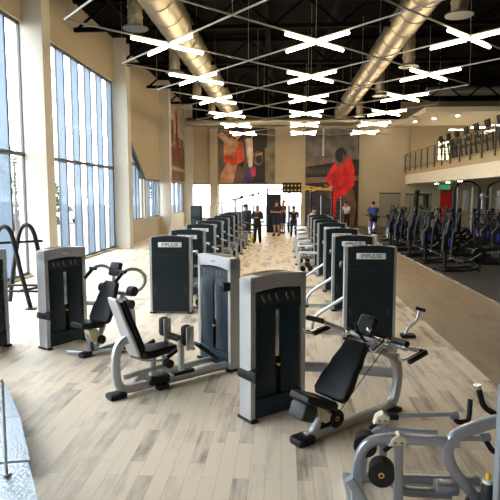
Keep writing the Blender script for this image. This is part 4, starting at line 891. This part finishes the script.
# ---------------------------------------------------------------- people
def person(loc, rz, label, h=1.75, pose='stand', top=None, bottom=None, shoe=None, hair=hair_d, short=True, longhair=False, female=False):
    k = h / 1.75
    sh = .205 if not female else .18
    J = dict(pelvis=(0, 0, .95), waist=(0, .0, 1.1), chest=(0, 0, 1.3), neck=(0, .0, 1.48), head0=(0, .015, 1.56), head1=(0, .0, 1.66))
    L = {}
    for s, n in ((-1, 'l'), (1, 'r')):
        L['sho' + n] = (sh * s, 0, 1.42); L['hip' + n] = (.095 * s, 0, .9); L['kne' + n] = (.11 * s, .02, .5); L['ank' + n] = (.13 * s, -.03, .08); L['toe' + n] = (.15 * s, .14, .03)
        if pose == 'crossed': L['elb' + n] = (.27 * s, .08, 1.17); L['wri' + n] = (.02 * s, .24, 1.2)
        elif pose == 'lean': L['elb' + n] = (.26 * s, .16, 1.2); L['wri' + n] = (.18 * s, .36, 1.1)
        elif pose == 'ride': L['elb' + n] = (.26 * s, .2, 1.22); L['wri' + n] = (.2 * s, .45, 1.12); L['kne' + n] = (.12 * s, .3, .7 if s > 0 else .85); L['ank' + n] = (.13 * s, .2, .3 if s > 0 else .5); L['toe' + n] = (.13 * s, .36, .26 if s > 0 else .46)
        else: L['elb' + n] = (.27 * s, -.03, 1.14); L['wri' + n] = (.27 * s, .08, .9)
    if pose == 'walk': L['knel'] = (-.11, .15, .5); L['ankl'] = (-.12, .2, .08); L['toel'] = (-.13, .36, .03); L['ankr'] = (.12, -.2, .1); L['toer'] = (.13, -.04, .04)
    J.update(L)
    if pose in ('lean', 'ride'):
        f = .16
        for q in list(J):
            x, y, z = J[q]
            if z > 1.0: J[q] = (x, y + (z - .95) * f * 2, z - (z - .95) * .05)
    rad = dict(pelvis=(.15, .11), waist=(.125, .095), chest=(.155, .11), neck=(.058, .06), head0=(.078, .092), head1=(.078, .095))
    for n in 'lr': rad.update({'sho' + n: (.062, .062), 'elb' + n: (.043, .043), 'wri' + n: (.028, .03), 'hip' + n: (.092, .095), 'kne' + n: (.06, .06), 'ank' + n: (.04, .042), 'toe' + n: (.04, .028)})
    if female: rad['waist'] = (.105, .085)
    for q in list(rad): rad[q] = tuple(c * (1.05 if q in ('head0', 'head1', 'neck') else 1.16) for c in rad[q])
    E = [('pelvis', 'waist'), ('waist', 'chest'), ('chest', 'neck'), ('neck', 'head0'), ('head0', 'head1')]
    for n in 'lr': E += [('chest', 'sho' + n), ('sho' + n, 'elb' + n), ('elb' + n, 'wri' + n), ('pelvis', 'hip' + n), ('hip' + n, 'kne' + n), ('kne' + n, 'ank' + n), ('ank' + n, 'toe' + n)]
    for n, s in (('l', -1), ('r', 1)):
        w = Vector(J['wri' + n]); e = Vector(J['elb' + n]); d = (w - e).normalized(); sd = d.cross(Vector((0, 0, 1)))
        sd = sd.normalized() if sd.length > .1 else Vector((1, 0, 0)); J['pal' + n] = tuple(w + d * .06); rad['pal' + n] = (.03, .02); E.append(('wri' + n, 'pal' + n))
        dn = d.cross(sd)
        for q, (off, ln) in enumerate(((-.028, .07), (-.01, .08), (.01, .078), (.028, .06))):
            a, b2_ = 'f%d%s' % (q, n), 'g%d%s' % (q, n); base = w + d * .09 + sd * off
            J[a] = tuple(base); J[b2_] = tuple(base + d * ln + dn * .02); rad[a] = (.010, .010); rad[b2_] = (.008, .008); E += [('pal' + n, a), (a, b2_)]
        J['th' + n] = tuple(w + d * .03 + sd * .045 * -s); J['ti' + n] = tuple(w + d * .08 + sd * .055 * -s); rad['th' + n] = (.012, .012); rad['ti' + n] = (.009, .009); E += [('wri' + n, 'th' + n), ('th' + n, 'ti' + n)]
    names = list(J); me = bpy.data.meshes.new('person')
    me.from_pydata([tuple(c * k for c in J[q]) for q in names], [(names.index(a), names.index(b)) for a, b in E], []); me.update()
    tmp = bpy.data.objects.new('tmp', me); C.objects.link(tmp)
    md = tmp.modifiers.new('s', 'SKIN'); md.use_smooth_shade = True
    for i, q in enumerate(names):
        v = me.skin_vertices[0].data[i]; v.radius = tuple(c * k for c in rad[q]); v.use_root = q == 'pelvis'
    sb_ = tmp.modifiers.new('d', 'SUBSURF'); sb_.levels = 1; sb_.render_levels = 1
    dg = bpy.context.evaluated_depsgraph_get(); body = bpy.data.meshes.new_from_object(tmp.evaluated_get(dg)); bpy.data.objects.remove(tmp)
    body.materials.clear(); body.materials.append(skin_m)
    o = bpy.data.objects.new('person', body); C.objects.link(o); o.location = loc; o.rotation_euler = (0, 0, rz); tag(o, label, 'person')
    segs_ = [(a, b) for a, b in E]
    def near(co):
        best = None
        for a, b in segs_:
            A = Vector(J[a]) * k; B = Vector(J[b]) * k; d = B - A; t = max(0, min(1, (co - A).dot(d) / max(d.length_squared, 1e-9))); ds = (co - A - d * t).length - .5 * (rad[a][0] + rad[b][0]) * k * .5
            if best is None or ds < best[0]: best = (ds, a, b, t)
        return best
    def shell(name, m, test, off):
        bm = bmesh.new(); bm.from_mesh(body); bm.normal_update()
        kill = [f for f in bm.faces if not test(f.calc_center_median(), near(f.calc_center_median()))]
        bmesh.ops.delete(bm, geom=kill, context='FACES')
        for v in bm.verts: v.co += v.normal * off
        m2 = bpy.data.meshes.new(name); bm.to_mesh(m2); bm.free(); m2.materials.clear(); m2.materials.append(m)
        ob = bpy.data.objects.new(name, m2); C.objects.link(ob); ob.parent = o
        md = ob.modifiers.new('t', 'SOLIDIFY'); md.thickness = .006; md.offset = -1
        return ob
    def is_top(c, n):
        a, b, t = n[1][:3], n[2][:3], n[3]
        if a in ('pel',) and b == 'wai': return t > .35
        if a == 'wai' or (a == 'che' and b != 'nec'): return True
        if a == 'che' and b == 'nec': return t < .75
        return a == 'sho' and b == 'elb' and t < (.75 if short else 1.1) or (not short and a == 'elb' and b == 'wri' and t < .95)
    def is_bot(c, n):
        a, b, t = n[1][:3], n[2][:3], n[3]
        return (a == 'pel' and b == 'hip') or (a == 'pel' and b == 'wai' and t <= .45) or (a == 'hip' and (short != 'shorts' and t < 1.1 or t < .85)) or (a == 'kne' and short is not True and short != 'shorts' and t < .95)
    shell('shirt', top, is_top, .012 * k); shell('trousers' if short is False else 'shorts', bottom, is_bot, .02 * k)
    shell('shoe', shoe or black, lambda c, n: n[1][:3] == 'ank', .012 * k)
    hc = (Vector(J['head1']) + Vector((0, -.01, .01))) * k
    hb = MB(); hb.ball(hc + Vector((0, -.015, .03)) * k, .105 * k, (.92, 1.0, .95), 16)
    if longhair: hb.ball(hc + Vector((0, -.08, -.08)) * k, .085 * k, (1, .6, 1.5), 12)
    hb.build('hair', hair, o)
    f = hc + Vector((0, .09, -.04)) * k
    MB().ball(f + Vector((0, .012, -.015)) * k, .014 * k, (.8, 1, 1.5), 8).build('nose', skin_m, o)
    for s in (-1, 1): MB().ball(f + Vector((.03 * s, .0, .01)) * k, .010 * k, n=8).build('eye', black, o); MB().ball(hc + Vector((.085 * s, 0, -.04)) * k, .022 * k, (.5, 1, 1.4), 8).build('ear', skin_m, o)
    MB().box(f + Vector((0, .0, -.05)) * k, (.04 * k, .012 * k, .008 * k)).build('mouth', mat('lips', (.3, .1, .08), .5), o)
    return o
cl = lambda n, c: mat('cloth_' + n, c, .85, noise=.1, nscale=20)
person((-1.69, 24.7, 0), R(-60), 'person in dark navy clothes standing at the end of the left row, facing right', 1.72, 'stand', cl('navy', (.015, .022, .04)), cl('navy', (0, 0, 0)), hair=hair_d, short=False)
person((-1.14, 24.25, 0), R(170), 'fair-haired person in black with arms folded, standing in the aisle', 1.68, 'crossed', cl('black', (.01, .01, .011)), cl('black', (0, 0, 0)), hair=hair_b, short=False, longhair=True, female=True)
person((-.32, 28.4, 0), R(150), 'tall person in dark shirt and navy shorts with folded arms, near the training rig', 1.86, 'crossed', cl('maroon_black', (.03, .012, .014)), cl('navy_short', (.01, .015, .035)), hair=hair_d, short='shorts')
person((.02, 30.1, 0), R(120), 'person in dark red shirt and shorts, standing behind the tall one', 1.84, 'crossed', cl('dark_red', (.12, .02, .02)), cl('dark_shorts', (.012, .012, .02)), hair=hair_b, short='shorts')
person((.56, 28.2, 0), R(180), 'person in black top and navy trousers leaning by the right row', 1.58, 'lean', cl('black', (0, 0, 0)), cl('navy_trousers', (.012, .016, .06)), hair=hair_d, short=False)
person((1.15, 23.4, 0), R(-110), 'person in a white shirt bending behind the last right-row towers', 1.66, 'lean', cl('white', (.62, .6, .62)), cl('purple', (.07, .03, .2)), hair=hair_d, short='shorts')
person((4.05, 34.6, 0), R(150), 'person in a white T-shirt and black trousers in front of the red tracksuit poster', 1.74, 'lean', cl('white', (0, 0, 0)), cl('black', (0, 0, 0)), hair=hair_d, short=False, shoe=white)
person((4.6, 27.75, .10), R(0), 'person in a blue shirt riding a bike at the left end of the cardio machines', 1.72, 'ride', cl('blue', (.03, .06, .25)), cl('black', (0, 0, 0)), hair=hair_d, short='shorts')
